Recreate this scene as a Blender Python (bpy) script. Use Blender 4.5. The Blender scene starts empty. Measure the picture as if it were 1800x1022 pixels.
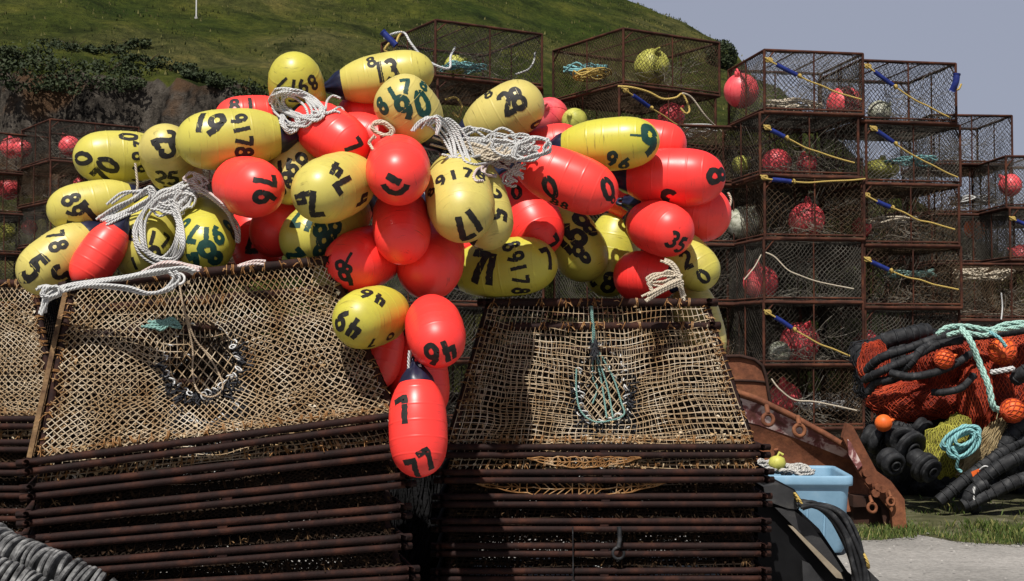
import bpy, math, random
import numpy as np
from mathutils import Vector, Matrix, noise
from mathutils.bvhtree import BVHTree
R = math.radians
PI = math.pi
rnd = random.Random(7)
scene = bpy.context.scene
col = scene.collection
F = 2400.0
PITCH = math.atan(89 / F)
EYE = Vector((0, 0, 1.7))
CR = Vector((1, 0, 0))
CU = Vector((0, -math.sin(PITCH), math.cos(PITCH)))
CF = Vector((0, math.cos(PITCH), math.sin(PITCH)))


def ray(px, py):
    return CR * ((px - 900) / F) + CU * ((511 - py) / F) + CF


def at(px, py, Y):
    d = ray(px, py)
    return EYE + d * (Y / d.y)


def tag(o, label=None, cat=None, group=None, kind=None):
    if label: o['label'] = label
    if cat: o['category'] = cat
    if group: o['group'] = group
    if kind: o['kind'] = kind
    return o


def empty(name, loc=(0, 0, 0), rz=0.0, label=None, cat=None, group=None):
    o = bpy.data.objects.new(name, None)
    o.empty_display_size = .2
    o.location = loc
    o.rotation_euler = (0, 0, rz)
    col.objects.link(o)
    return tag(o, label, cat, group)


class MB:
    def __init__(s):
        s.v = []; s.f = []; s.uv = []; s.sm = []

    def quadgrid(s, rows, closed_u=False, smooth=True, uvs=None):
        """rows: list of equal-length point lists"""
        b = len(s.v); n = len(rows[0])
        for r in rows: s.v.extend([tuple(p) for p in r])
        for i in range(len(rows) - 1):
            for j in range(n if closed_u else n - 1):
                k = (j + 1) % n
                s.f.append((b + i * n + j, b + i * n + k, b + (i + 1) * n + k, b + (i + 1) * n + j))
                s.sm.append(smooth)
                if uvs is None: s.uv.extend([(0, 0)] * 4)
                else:
                    u0 = j / n; u1 = (j + 1) / n
                    s.uv.extend([(u0, uvs[i]), (u1, uvs[i]), (u1, uvs[i + 1]), (u0, uvs[i + 1])])

    def face(s, pts, smooth=False):
        b = len(s.v)
        s.v.extend([tuple(p) for p in pts])
        s.f.append(tuple(range(b, b + len(pts)))); s.sm.append(smooth)
        s.uv.extend([(0, 0)] * len(pts))

    def tube(s, pts, r, n=6, closed=False, cap=True, rfun=None):
        pts = [Vector(p) for p in pts]
        m = len(pts)
        if m < 2: return
        T = []
        for i in range(m):
            if closed: t = pts[(i + 1) % m] - pts[i - 1]
            else: t = pts[min(i + 1, m - 1)] - pts[max(i - 1, 0)]
            if t.length < 1e-9: t = Vector((0, 0, 1))
            T.append(t.normalized())
        a = Vector((0, 0, 1)) if abs(T[0].z) < .9 else Vector((1, 0, 0))
        U = (a - T[0] * a.dot(T[0])).normalized()
        rows = []; L = [0.0]
        for i in range(m):
            if i:
                U = U - T[i] * U.dot(T[i])
                if U.length < 1e-6: U = T[i].orthogonal()
                U.normalize()
                L.append(L[-1] + (pts[i] - pts[i - 1]).length)
            V = T[i].cross(U)
            rr = r if rfun is None else r * rfun(i / (m - 1))
            rows.append([pts[i] + (U * math.cos(2 * PI * k / n) + V * math.sin(2 * PI * k / n)) * rr for k in range(n)])
        if closed:
            rows.append(rows[0]); L.append(L[-1] + (pts[0] - pts[-1]).length)
        s.quadgrid(rows, True, True, [l / max(r, 1e-4) / 6.3 for l in L])
        if cap and not closed:
            s.face(list(reversed(rows[0]))); s.face(rows[-1])

    def box(s, c, size, M=None):
        x, y, z = [q / 2 for q in size]
        c = Vector(c)
        P = [Vector((i * x, j * y, k * z)) for i in (-1, 1) for j in (-1, 1) for k in (-1, 1)]
        if M is not None: P = [M @ p for p in P]
        P = [p + c for p in P]
        for q in ((0, 1, 3, 2), (4, 6, 7, 5), (0, 4, 5, 1), (2, 3, 7, 6), (0, 2, 6, 4), (1, 5, 7, 3)):
            s.face([P[i] for i in q])

    def lathe(s, prof, n=24, M=None, smooth=True):
        rows = []
        for r, z in prof:
            row = [Vector((r * math.cos(2 * PI * k / n), r * math.sin(2 * PI * k / n), z)) for k in range(n)]
            if M is not None: row = [M @ p for p in row]
            rows.append(row)
        s.quadgrid(rows, True, smooth)

    def ring(s, c, R_, r, M=None, n=14, m=5, a0=0, a1=2 * PI):
        full = abs(a1 - a0 - 2 * PI) < 1e-6
        k = n if full else n + 1
        pts = [Vector((R_ * math.cos(a0 + (a1 - a0) * i / n), R_ * math.sin(a0 + (a1 - a0) * i / n), 0)) for i in range(k)]
        if M is not None: pts = [M @ p for p in pts]
        s.tube([p + Vector(c) for p in pts], r, m, closed=full)

    def mesh(s, name):
        me = bpy.data.meshes.new(name)
        me.from_pydata(s.v, [], s.f)
        me.polygons.foreach_set('use_smooth', s.sm)
        uvl = me.uv_layers.new(name='UVMap')
        uvl.data.foreach_set('uv', np.array(s.uv, dtype=np.float32).ravel())
        me.update()
        return me

    def build(s, name, mat, parent=None, loc=None, weld=False):
        me = s.mesh(name)
        me.materials.append(mat)
        o = bpy.data.objects.new(name, me)
        if parent is not None: o.parent = parent
        if loc is not None: o.location = loc
        col.objects.link(o)
        return o


def link_mesh(name, me, parent=None):
    o = bpy.data.objects.new(name, me)
    if parent is not None: o.parent = parent
    col.objects.link(o)
    return o


def children(o):
    return [c for c in bpy.data.objects if c.parent == o]


def crv(pts, n=8, closed=False):
    P = [Vector(p) for p in pts]
    out = []
    m = len(P)
    for i in range(m if closed else m - 1):
        if closed: a, b, c, d = P[i - 1], P[i], P[(i + 1) % m], P[(i + 2) % m]
        else: a, b, c, d = P[max(i - 1, 0)], P[i], P[i + 1], P[min(i + 2, m - 1)]
        for k in range(n):
            t = k / n
            out.append(.5 * ((2 * b) + (c - a) * t + (2 * a - 5 * b + 4 * c - d) * t * t + (3 * b - a - 3 * c + d) * t ** 3))
    if not closed: out.append(P[-1])
    return out


def nz(p, s=1.0, seed=0.0):
    return noise.noise(Vector((p[0] * s + seed, p[1] * s + seed * 1.7, p[2] * s - seed)))


# ---------------------------------------------------------------- materials
def mat(name, base, rough=.6, spec=.4, metal=0.0):
    m = bpy.data.materials.new(name); m.use_nodes = True
    nt = m.node_tree; b = nt.nodes['Principled BSDF']
    b.inputs['Base Color'].default_value = (*base, 1)
    b.inputs['Roughness'].default_value = rough
    b.inputs['Specular IOR Level'].default_value = spec
    b.inputs['Metallic'].default_value = metal
    return m, nt, b


def nd(nt, t, **kw):
    n = nt.nodes.new(t)
    for k, v in kw.items():
        if k in n.inputs: n.inputs[k].default_value = v
        else: setattr(n, k, v)
    return n


def ramp(nt, fac, stops):
    r = nt.nodes.new('ShaderNodeValToRGB')
    e = r.color_ramp.elements
    while len(e) < len(stops): e.new(.5)
    for i, (p, c) in enumerate(stops):
        e[i].position = p; e[i].color = (*c, 1) if len(c) == 3 else c
    nt.links.new(fac, r.inputs[0])
    return r


def noisy(name, stops, scale=6, detail=6, rough=.7, spec=.3, bump=0.0, bscale=None, bdist=.01, coord='Object', metal=0.0, rnd_amt=0.0, distort=0.0):
    m, nt, b = mat(name, stops[0][1], rough, spec, metal)
    tc = nd(nt, 'ShaderNodeTexCoord')
    no = nd(nt, 'ShaderNodeTexNoise', Scale=scale, Detail=detail, Roughness=.6, Distortion=distort)
    if rnd_amt:
        oi = nd(nt, 'ShaderNodeObjectInfo')
        ml = nd(nt, 'ShaderNodeVectorMath', operation='MULTIPLY_ADD')
        nt.links.new(oi.outputs['Random'], ml.inputs[0])
        ml.inputs[1].default_value = (rnd_amt,) * 3
        nt.links.new(tc.outputs[coord], ml.inputs[2])
        nt.links.new(ml.outputs[0], no.inputs['Vector'])
    else:
        nt.links.new(tc.outputs[coord], no.inputs['Vector'])
    r = ramp(nt, no.outputs['Fac'], stops)
    nt.links.new(r.outputs[0], b.inputs['Base Color'])
    if bump:
        n2 = nd(nt, 'ShaderNodeTexNoise', Scale=bscale or scale * 4, Detail=5)
        nt.links.new(tc.outputs[coord], n2.inputs['Vector'])
        bp = nd(nt, 'ShaderNodeBump', Strength=bump, Distance=bdist)
        nt.links.new(n2.outputs['Fac'], bp.inputs['Height'])
        nt.links.new(bp.outputs[0], b.inputs['Normal'])
    return m


def worn(m, thr=.62):
    """paint rubbed away in specks"""
    nt = m.node_tree; b = nt.nodes['Principled BSDF']
    tc = nd(nt, 'ShaderNodeTexCoord')
    n = nd(nt, 'ShaderNodeTexNoise', Scale=26, Detail=9, Roughness=.75); nt.links.new(tc.outputs['Object'], n.inputs['Vector'])
    r = ramp(nt, n.outputs['Fac'], [(thr, (1, 1, 1)), (thr + .035, (.12, .12, .12))])
    nt.links.new(r.outputs[0], b.inputs['Alpha'])


def rope_mat(name, a, bcol, rough=.75, twist=True):
    """twisted rope: diagonal stripes along the tube's uv"""
    m, nt, b = mat(name, a, rough, .25)
    tc = nd(nt, 'ShaderNodeTexCoord')
    sp = nd(nt, 'ShaderNodeSeparateXYZ'); nt.links.new(tc.outputs['UV'], sp.inputs[0])
    ad = nd(nt, 'ShaderNodeMath', operation='MULTIPLY_ADD')
    nt.links.new(sp.outputs[0], ad.inputs[0]); ad.inputs[1].default_value = 3.0
    ml = nd(nt, 'ShaderNodeMath', operation='MULTIPLY'); ml.inputs[1].default_value = 2.6
    nt.links.new(sp.outputs[1], ml.inputs[0]); nt.links.new(ml.outputs[0], ad.inputs[2])
    sn = nd(nt, 'ShaderNodeMath', operation='MULTIPLY'); sn.inputs[1].default_value = 2 * PI
    nt.links.new(ad.outputs[0], sn.inputs[0])
    s2 = nd(nt, 'ShaderNodeMath', operation='SINE'); nt.links.new(sn.outputs[0], s2.inputs[0])
    mr = nd(nt, 'ShaderNodeMapRange'); mr.inputs[1].default_value = -1; mr.inputs[2].default_value = 1
    nt.links.new(s2.outputs[0], mr.inputs[0])
    no = nd(nt, 'ShaderNodeTexNoise', Scale=30, Detail=4)
    nt.links.new(tc.outputs['Object'], no.inputs['Vector'])
    mx = nd(nt, 'ShaderNodeMath', operation='MULTIPLY_ADD'); mx.inputs[1].default_value = .7
    nt.links.new(mr.outputs[0], mx.inputs[0])
    m3 = nd(nt, 'ShaderNodeMath', operation='MULTIPLY'); m3.inputs[1].default_value = .45
    nt.links.new(no.outputs['Fac'], m3.inputs[0]); nt.links.new(m3.outputs[0], mx.inputs[2])
    r = ramp(nt, mx.outputs[0], [(0.15, bcol), (.6, a)])
    nt.links.new(r.outputs[0], b.inputs['Base Color'])
    bp = nd(nt, 'ShaderNodeBump', Strength=.8, Distance=.004)
    nt.links.new(mr.outputs[0], bp.inputs['Height']); nt.links.new(bp.outputs[0], b.inputs['Normal'])
    return m


def buoy_mat(name, c, c2, dirt):
    m, nt, b = mat(name, c, .3, .45)
    tc = nd(nt, 'ShaderNodeTexCoord'); oi = nd(nt, 'ShaderNodeObjectInfo')
    ml = nd(nt, 'ShaderNodeVectorMath', operation='MULTIPLY_ADD')
    nt.links.new(oi.outputs['Random'], ml.inputs[0]); ml.inputs[1].default_value = (37, 11, 23)
    nt.links.new(tc.outputs['Object'], ml.inputs[2])
    hs = ramp(nt, oi.outputs['Random'], [(0, c), (1, c2)])
    n1 = nd(nt, 'ShaderNodeTexNoise', Scale=5, Detail=8, Roughness=.65); nt.links.new(ml.outputs[0], n1.inputs['Vector'])
    r1 = ramp(nt, n1.outputs['Fac'], [(.48, (0, 0, 0)), (.8, (.5, .5, .5))])
    mx = nd(nt, 'ShaderNodeMix', data_type='RGBA')
    nt.links.new(r1.outputs[0], mx.inputs[0]); nt.links.new(hs.outputs[0], mx.inputs[6]); mx.inputs[7].default_value = (*dirt, 1)
    # scuffs running round the float
    mp = nd(nt, 'ShaderNodeMapping'); mp.inputs['Scale'].default_value = (4, 4, 40); nt.links.new(ml.outputs[0], mp.inputs[0])
    n2 = nd(nt, 'ShaderNodeTexNoise', Scale=1.6, Detail=6, Roughness=.7); nt.links.new(mp.outputs[0], n2.inputs['Vector'])
    r2 = ramp(nt, n2.outputs['Fac'], [(.60, (0, 0, 0)), (.70, (.75, .75, .75))])
    mx2 = nd(nt, 'ShaderNodeMix', data_type='RGBA')
    nt.links.new(r2.outputs[0], mx2.inputs[0]); nt.links.new(mx.outputs[2], mx2.inputs[6])
    mx2.inputs[7].default_value = (dirt[0] * .55, dirt[1] * .55, dirt[2] * .55, 1)
    nt.links.new(mx2.outputs[2], b.inputs['Base Color'])
    rr = nd(nt, 'ShaderNodeMapRange'); rr.inputs[3].default_value = .24; rr.inputs[4].default_value = .52
    nt.links.new(n1.outputs['Fac'], rr.inputs[0]); nt.links.new(rr.outputs[0], b.inputs['Roughness'])
    bp = nd(nt, 'ShaderNodeBump', Strength=.08, Distance=.004)
    n3 = nd(nt, 'ShaderNodeTexNoise', Scale=14, Detail=4); nt.links.new(ml.outputs[0], n3.inputs['Vector'])
    nt.links.new(n3.outputs['Fac'], bp.inputs['Height']); nt.links.new(bp.outputs[0], b.inputs['Normal'])
    return m


M = {}
M['yellow'] = buoy_mat('yellow_vinyl', (.50, .465, .05), (.55, .455, .14), (.25, .19, .05))
M['red'] = buoy_mat('red_vinyl', (.96, .056, .042), (.92, .04, .034), (.5, .05, .045))
M['navy'] = noisy('navy_vinyl', [(.3, (.006, .007, .022)), (.8, (.018, .02, .05))], 12, rough=.38, spec=.4)
M['black_paint'] = noisy('black_paint', [(.3, (.006, .006, .006)), (.8, (.025, .023, .02))], 40, rough=.6)
M['green_paint'] = noisy('green_paint', [(.3, (.006, .035, .028)), (.8, (.012, .065, .05))], 40, rough=.55)
worn(M['black_paint']); worn(M['green_paint'], .64)
M['rust'] = noisy('rusted_steel', [(.25, (.005, .0022, .002)), (.5, (.017, .0055, .004)), (.75, (.058, .018, .009))], 9, 8, rough=.8, spec=.25, bump=.5, bscale=70, bdist=.006, rnd_amt=40)
M['rust_lit'] = noisy('sunlit_weathered_steel', [(.3, (.06, .03, .015)), (.6, (.2, .12, .055)), (.8, (.32, .23, .13))], 14, 8, rough=.85, bump=.6, bscale=60)  # weathered rust with sunlight put into its tan
M['net'] = noisy('beige_twine', [(.27, (.13, .06, .022)), (.41, (.27, .175, .09)), (.54, (.42, .325, .215)), (.74, (.66, .59, .48))], 4.8, 8, rough=.9, spec=.1)
M['twine'] = noisy('lashing_twine', [(.3, (.10, .042, .014)), (.52, (.27, .14, .055)), (.8, (.55, .42, .27))], 18, 6, rough=.9, spec=.1)
M['blacktwine'] = noisy('black_twine', [(.3, (.008, .008, .01)), (.8, (.04, .042, .05))], 30, rough=.8)
M['whitering'] = noisy('white_plastic', [(.3, (.45, .45, .44)), (.8, (.75, .75, .73))], 30, rough=.5)
M['tan_cord'] = rope_mat('tan_cord', (.46, .36, .25), (.25, .17, .1))
M['green_cord'] = rope_mat('green_cord', (.20, .36, .32), (.06, .13, .12))
M['white_rope'] = rope_mat('white_rope', (.58, .58, .56), (.17, .17, .18))
M['pink_rope'] = rope_mat('pink_flecked_rope', (.62, .56, .53), (.30, .12, .10))
M['beige_rope'] = rope_mat('beige_rope', (.58, .51, .40), (.27, .21, .14))
M['yellow_rope'] = rope_mat('yellow_rope', (.50, .36, .10), (.22, .14, .04))
M['teal_rope'] = rope_mat('teal_rope', (.22, .46, .47), (.06, .17, .18))
M['mint_rope'] = rope_mat('mint_rope', (.36, .55, .48), (.12, .24, .2))
M['blue'] = noisy('blue_sleeve', [(.3, (.008, .014, .10)), (.8, (.02, .04, .22))], 12, rough=.45)
M['pink'] = noisy('faded_pink_float', [(.3, (.70, .055, .075)), (.75, (.88, .15, .15))], 6, rough=.42, spec=.4, rnd_amt=20)
M['pale_float'] = noisy('pale_float', [(.35, (.12, .13, .08)), (.55, (.42, .42, .33)), (.8, (.6, .6, .52))], 14, rough=.6, rnd_amt=20)
M['lime_float'] = noisy('lime_float', [(.35, (.33, .33, .06)), (.6, (.5, .48, .10)), (.8, (.16, .15, .04))], 7, rough=.5, rnd_amt=20)
M['orange'] = noisy('orange_float', [(.3, (.62, .10, .015)), (.8, (.85, .17, .03))], 12, rough=.5)
M['gauze_dark'] = noisy('dark_net', [(.3, (.012, .011, .009)), (.6, (.05, .043, .035)), (.8, (.12, .10, .08))], 3, rough=.9, spec=.1, rnd_amt=30)
M['gauze_grey'] = noisy('grey_net', [(.3, (.03, .028, .024)), (.6, (.10, .09, .075)), (.8, (.22, .2, .17))], 3, rough=.9, spec=.1, rnd_amt=30)
M['gauze_brown'] = noisy('brown_net', [(.3, (.022, .013, .008)), (.6, (.075, .05, .03)), (.8, (.19, .14, .09))], 3, rough=.9, spec=.1, rnd_amt=30)
M['rubber'] = noisy('black_rubber', [(.35, (.006, .006, .007)), (.55, (.016, .017, .019)), (.78, (.075, .075, .075))], 14, 9, rough=.7, spec=.3, bump=.3, bscale=50)
# ---------------------------------------------------------------- painted digits
def arc(cx, cy, rx, ry, a0, a1, n=12):
    return [(cx + rx * math.cos(R(a0 + (a1 - a0) * i / n)), cy + ry * math.sin(R(a0 + (a1 - a0) * i / n))) for i in range(n + 1)]


GL = {
    '0': [arc(.3, .5, .24, .42, 90, 450, 20)],
    '1': [[(.3, .02), (.3, .98)]],
    '2': [arc(.3, .7, .22, .24, 170, -30, 9) + [(.1, .06), (.56, .06)]],
    '3': [arc(.27, .73, .22, .21, 150, -80, 9), arc(.27, .28, .25, .24, 85, -150, 10)],
    '4': [[(.42, .02), (.42, .98)], [(.14, .95), (.08, .42), (.58, .42)]],
    '5': [[(.52, .93), (.14, .93), (.12, .55)] + arc(.27, .32, .26, .26, 115, -140, 10)],
    '6': [[(.46, .95), (.2, .66)] + arc(.3, .3, .22, .25, 170, -190, 16)],
    '7': [[(.06, .93), (.54, .93), (.24, .02)]],
    '8': [arc(.3, .73, .19, .2, -90, 270, 14), arc(.3, .28, .24, .24, 90, 450, 16)],
    '9': [arc(.3, .68, .22, .25, -10, 350, 16) + [(.5, .35), (.28, .02)]],
    'N': [[(.08, .02), (.08, .95), (.5, .05), (.5, .98)]],
    'S': [arc(.3, .72, .2, .21, 40, 270, 9) + arc(.3, .28, .22, .23, 90, -140, 9)],
    'I': [[(.3, .02), (.3, .98)], [(.1, .95), (.5, .95)]],
    '-': [[(.05, .5), (.6, .55)]],
    ')': [arc(.0, .5, .5, .45, -70, 70, 8)],
}


def stroke_strips(ch, w, seed):
    r = random.Random(seed)
    out = []
    for pl in GL[ch]:
        pts = []
        for a, b in zip(pl[:-1], pl[1:]):
            d = math.hypot(b[0] - a[0], b[1] - a[1]); k = max(1, int(d / .07))
            for i in range(k): pts.append((a[0] + (b[0] - a[0]) * i / k, a[1] + (b[1] - a[1]) * i / k))
        pts.append(pl[-1])
        L = []; Rr = []
        for i, p in enumerate(pts):
            q0 = pts[max(0, i - 1)]; q1 = pts[min(len(pts) - 1, i + 1)]
            tx, ty = q1[0] - q0[0], q1[1] - q0[1]; l = math.hypot(tx, ty) or 1
            nx, ny = -ty / l, tx / l
            wl = w / 2 * (1 + r.uniform(-.16, .16)); wr = w / 2 * (1 + r.uniform(-.16, .16))
            L.append((p[0] + nx * wl, p[1] + ny * wl)); Rr.append((p[0] - nx * wr, p[1] - ny * wr))
        out.append((L, Rr))
    return out


# ---------------------------------------------------------------- buoy shape: local +Z is the blunt end, -Z the navy rope end
def buoy_profile(D, L):
    Rr = D / 2; h = L / 2
    pts = []
    n = 46
    for i in range(n + 1):
        a = i / n
        z = -h + L * a
        t = z / h
        if t >= 0: r = Rr * max(0.0, 1 - t ** 2.9) ** .5
        else: r = Rr * (1 - .38 * (-t) ** 2.9)
        pts.append([r, z])
    # the rounded end needs denser rings
    end = [[Rr * max(0, 1 - t ** 2.9) ** .5, h * t] for t in (.965, .985, .995, .999, 1.0)]
    pts = [p for p in pts if p[1] < h * .95] + end
    seams = [-.86, -.45, -.1, .25, .58]
    extra = []
    for s_ in seams:
        z0 = s_ * h
        def rad(z):
            t = z / h
            return Rr * (max(0, 1 - t ** 2.9) ** .5 if t >= 0 else (1 - .38 * (-t) ** 2.9))
        g = .0042
        pts = [p for p in pts if abs(p[1] - z0) > g * 2.6]
        extra += [[rad(z0 - 2.2 * g), z0 - 2.2 * g], [rad(z0 + 2.2 * g), z0 + 2.2 * g], [rad(z0 - g), z0 - g], [rad(z0) + .0019, z0], [rad(z0 + g), z0 + g]]
    pts += extra
    pts.sort(key=lambda p: p[1])
    return [(p[0], p[1]) for p in pts]


def make_buoy_body(D, L):
    mb = MB()
    mb.lathe(buoy_profile(D, L), 48)
    me = mb.mesh('body')
    return me


def make_buoy_nose(D, L, seed):
    r = random.Random(seed)
    mb = MB()
    Rr = D / 2; h = L / 2
    r0 = Rr * .62
    prof = [(r0 * 1.004, -h + .001), (r0 * .985, -h - .03 * D), (r0 * .86, -h - .12 * D), (r0 * .62, -h - .22 * D), (r0 * .42, -h - .30 * D), (r0 * .33, -h - .37 * D)]
    rows = []
    n = 48
    for k, (a, z) in enumerate(prof):
        row = []
        for j in range(n):
            w = 1 + (.10 * k / 5) * math.sin(8 * 2 * PI * j / n)   # pinched folds
            row.append(Vector((a * w * math.cos(2 * PI * j / n), a * w * math.sin(2 * PI * j / n), z)))
        rows.append(row)
    rows = rows[::-1]
    mb.quadgrid(rows, True, True)
    # flat eye tab with a hole
    z1 = -h - .37 * D
    mb.face(list(rows[0]))
    c = Vector((0, 0, z1 - .035 * D))
    Mx = Matrix.Rotation(R(90), 3, 'X')
    mb.ring(c, .075 * D, .034 * D, Mx, 16, 6)
    return mb


class Buoy: pass


def basis_at(px, py):
    d = ray(px, py).normalized()
    r = d.cross(Vector((0, 0, 1))).normalized()
    u = r.cross(d).normalized()
    return r, u, -d


BUOYS = []


def B(c, cx, cy, D, phi, tau, label, texts=(), lr=1.62, Y=7.2, ink='black_paint', group=None):
    b = Buoy()
    b.c, b.cx, b.cy, b.D, b.phi, b.tau, b.label, b.texts, b.lr, b.Y0, b.ink = c, cx, cy, D, phi, tau, label, texts, lr, Y, ink
    BUOYS.append(b)


# front of the heap first; (text, x of first digit, y, x of last digit, y, digit height [, bow])
B('red', 735, 756, 103, -88, 12, 'red buoy painted 77 hanging lowest in the gap between the two front pot stacks',
  [('7', 707, 722, 717, 719, 44), ('77', 727, 828, 752, 811, 38)], Y=7.15)
B('red', 765, 584, 103, -76, 62, 'red buoy painted 46 hanging just above the lowest buoy', [('46', 790, 618, 760, 627, 38)], Y=7.3)
B('yellow', 651, 558, 106, 197, 60, 'yellow buoy painted 46 lying against the top corner of the lower netted pot',
  [('46', 668, 526, 644, 516, 30), ('49', 622, 579, 600, 564, 34), ('0', 686, 592, 690, 580, 24), ('7', 655, 604, 640, 602, 22)], Y=7.35)
B('yellow', 808, 350, 119, -78, 56, 'yellow buoy painted 17 on its end and 9178 round its shoulder',
  [('8', 757, 338, 758, 320, 24), ('9178', 774, 318, 846, 308, 27, 8), ('17', 836, 390, 815, 404, 44)], Y=7.6)
B('red', 700, 299, 113, -90, 76, 'round looking red buoy end on, with a dashed mark over a curved mark',
  [('-', 690, 316, 712, 330, 44), (')', 695, 332, 695, 348, 42)], Y=7.4)
B('yellow', 586, 330, 117, 203, 58, 'yellow buoy painted 74 and 77 nosing out at the heap centre',
  [('4', 592, 297, 580, 291, 34), ('7', 606, 322, 596, 314, 38), ('7', 553, 360, 545, 362, 42), ('4', 531, 348, 528, 338, 34), ('4', 637, 352, 643, 362, 34)], Y=7.4)
B('red', 1003, 318, 101, -22, 8, 'red buoy painted with two large zeros below the yellow green numbered one',
  [('0', 967, 331, 985, 324, 36), ('0', 1070, 333, 1076, 331, 36), ('88', 975, 356, 992, 362, 20), ('0', 1078, 352, 1088, 348, 16)], Y=8.15, lr=1.75)
B('yellow', 893, 470, 104, 6, 10, 'yellow buoy painted 71 and 89178 resting on the far front pot',
  [('71', 838, 470, 862, 474, 50), ('89178', 899, 432, 916, 512, 26, 4), ('7', 964, 455, 972, 452, 34)], Y=8.50, lr=1.7)
B('red', 706, 397, 101, -86, 50, 'plain red buoy under the end on round red buoy', [], Y=7.6)
B('red', 757, 456, 118, -100, 66, 'plain large red buoy in shade above the buoy 46', [], Y=7.8)
B('red', 639, 456, 110, 203, 58, 'red buoy painted 68 below the big yellow ones, above the netted pot corner',
  [('6', 610, 490, 602, 498, 30), ('8', 604, 470, 598, 482, 26), ('1', 612, 455, 606, 452, 22)], Y=7.65)
B('yellow', 568, 402, 108, 214, 30, 'yellow buoy painted green 8917 above the netted pot corner',
  [('8917', 586, 406, 524, 382, 34), ('8', 566, 432, 556, 428, 36), ('2', 517, 452, 512, 445, 34)], Y=7.7, ink='green_paint')
B('red', 437, 329, 106, -12, 68, 'round looking red buoy painted 76 beside the big yellow 61 buoy', [('76', 466, 316, 468, 347, 36)], Y=7.45)
B('yellow', 400, 245, 107, 186, 6, 'large yellow buoy painted 61 and 89178 lying level above the red 76',
  [('61', 378, 219, 352, 213, 40), ('89178', 411, 190, 430, 268, 27, 5)], Y=7.6, lr=1.68)
B('yellow', 362, 415, 105, -96, 60, 'yellow buoy painted green 82 and 89178 standing behind the netted pot top bar',
  [('89178', 406, 404, 320, 400, 30, 12), ('82', 372, 447, 350, 468, 40)], Y=7.75, ink='green_paint')
B('red', 172, 453, 76, 238, 6, 'red buoy wedged between two yellow buoys at the lower heap edge', [], Y=7.55, lr=1.6)
B('yellow', 256, 418, 112, -104, 52, 'yellow buoy with a rope coil hanging over its 817 marking',
  [('8', 230, 412, 240, 400, 24), ('17', 268, 418, 290, 424, 26), ('8', 276, 452, 290, 446, 34), ('1', 236, 464, 246, 460, 22)], Y=7.7)
B('yellow', 98, 458, 97, 218, 8, 'yellow buoy painted 78 and two fives, lowest at the heap edge',
  [('78', 96, 412, 103, 432, 27), ('5', 60, 470, 70, 482, 42), ('5', 110, 484, 100, 496, 36)], Y=7.45, lr=1.5)
B('yellow', 157, 362, 86, 192, 6, 'yellow buoy painted 891 with a big 1, under the buoy 70',
  [('891', 125, 350, 133, 393, 27, 3), ('I', 160, 377, 168, 370, 40), ('7', 86, 398, 84, 390, 22)], Y=7.8, lr=1.7)
B('yellow', 300, 280, 97, 118, 48, 'yellow buoy painted 52, end on between buoy 70 and buoy 61',
  [('25', 290, 243, 302, 262, 36), ('25', 282, 312, 304, 314, 30), ('7', 292, 334, 306, 336, 22)], Y=7.8, lr=1.5)
B('yellow', 206, 277, 94, 182, 6, 'yellow buoy painted 70 at the far end of the heap by the old pots',
  [('70', 180, 312, 190, 291, 34), ('0', 144, 279, 144, 266, 32), ('0', 226, 240, 226, 230, 28), ('2891', 247, 253, 241, 318, 21, 2)], Y=8.0, lr=1.6)
B('red', 585, 239, 97, -32, 40, 'red buoy painted 7 below the white rope coil', [('7', 621, 256, 629, 266, 30)], Y=7.7)
B('yellow', 716, 190, 106, 132, 14, 'yellow buoy painted green 90 and 817, tilted with its navy end down',
  [('8', 670, 186, 684, 176, 28), ('1', 689, 164, 702, 156, 28), ('7', 712, 151, 728, 148, 28), ('8', 745, 150, 760, 154, 22), ('9', 710, 191, 722, 186, 38), ('0', 743, 182, 755, 178, 40)], Y=7.7, ink='green_paint', lr=1.12)
B('yellow', 523, 165, 98, 100, 34, 'small looking yellow buoy painted 8917 upside down, wrapped in white rope',
  [('8917', 551, 146, 497, 148, 24, 7), ('1', 518, 178, 518, 168, 20)], Y=7.9)
B('yellow', 514, 290, 91, -98, 24, 'yellow buoy with upside down 891, mostly behind the red buoy 76',
  [('891', 534, 286, 492, 298, 30, 2), ('88', 506, 318, 490, 330, 26)], Y=7.5)
B('yellow', 683, 135, 86, 11, 4, 'yellow buoy painted 13 at the very top of the heap',
  [('13', 668, 126, 688, 122, 34), ('8', 652, 108, 662, 104, 22)], Y=8.0, lr=1.9)
B('yellow', 890, 200, 100, 31, 8, 'yellow buoy painted 28 with its navy cone toward the rope tangle',
  [('28', 889, 181, 909, 172, 36), ('8', 858, 165, 868, 160, 22), ('0', 944, 219, 948, 228, 28)], Y=8.45, lr=1.42)
B('yellow', 1075, 254, 94, 5, 8, 'yellow buoy painted green 96 lying over the red ones',
  [('9', 1143, 246, 1151, 246, 46), ('96', 1075, 280, 1098, 288, 26), ('1', 1117, 238, 1117, 250, 16)], Y=8.35, lr=1.82, ink='green_paint')
B('red', 1190, 312, 103, -2, 8, 'large red buoy painted with threes at the outer end of the heap',
  [('8', 1264, 308, 1266, 318, 40), ('3', 1176, 352, 1168, 352, 36)], Y=8.55, lr=1.65)
B('red', 1162, 402, 95, -18, 52, 'red buoy painted 35 below the large red pair', [('35', 1183, 422, 1198, 432, 26)], Y=8.45, lr=1.4)
B('red', 928, 380, 106, -60, 36, 'red buoy painted 97 between the yellow 17 and yellow 71',
  [('0', 908, 338, 918, 336, 26), ('7', 966, 430, 972, 438, 34)], Y=8.60)
B('yellow', 846, 362, 100, -72, 28, 'yellow buoy painted 5, mostly hidden behind buoy 17',
  [('5', 874, 376, 870, 388, 34), ('2', 866, 340, 866, 352, 30), ('2', 834, 430, 826, 434, 34)], Y=8.0, lr=1.7)
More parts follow.
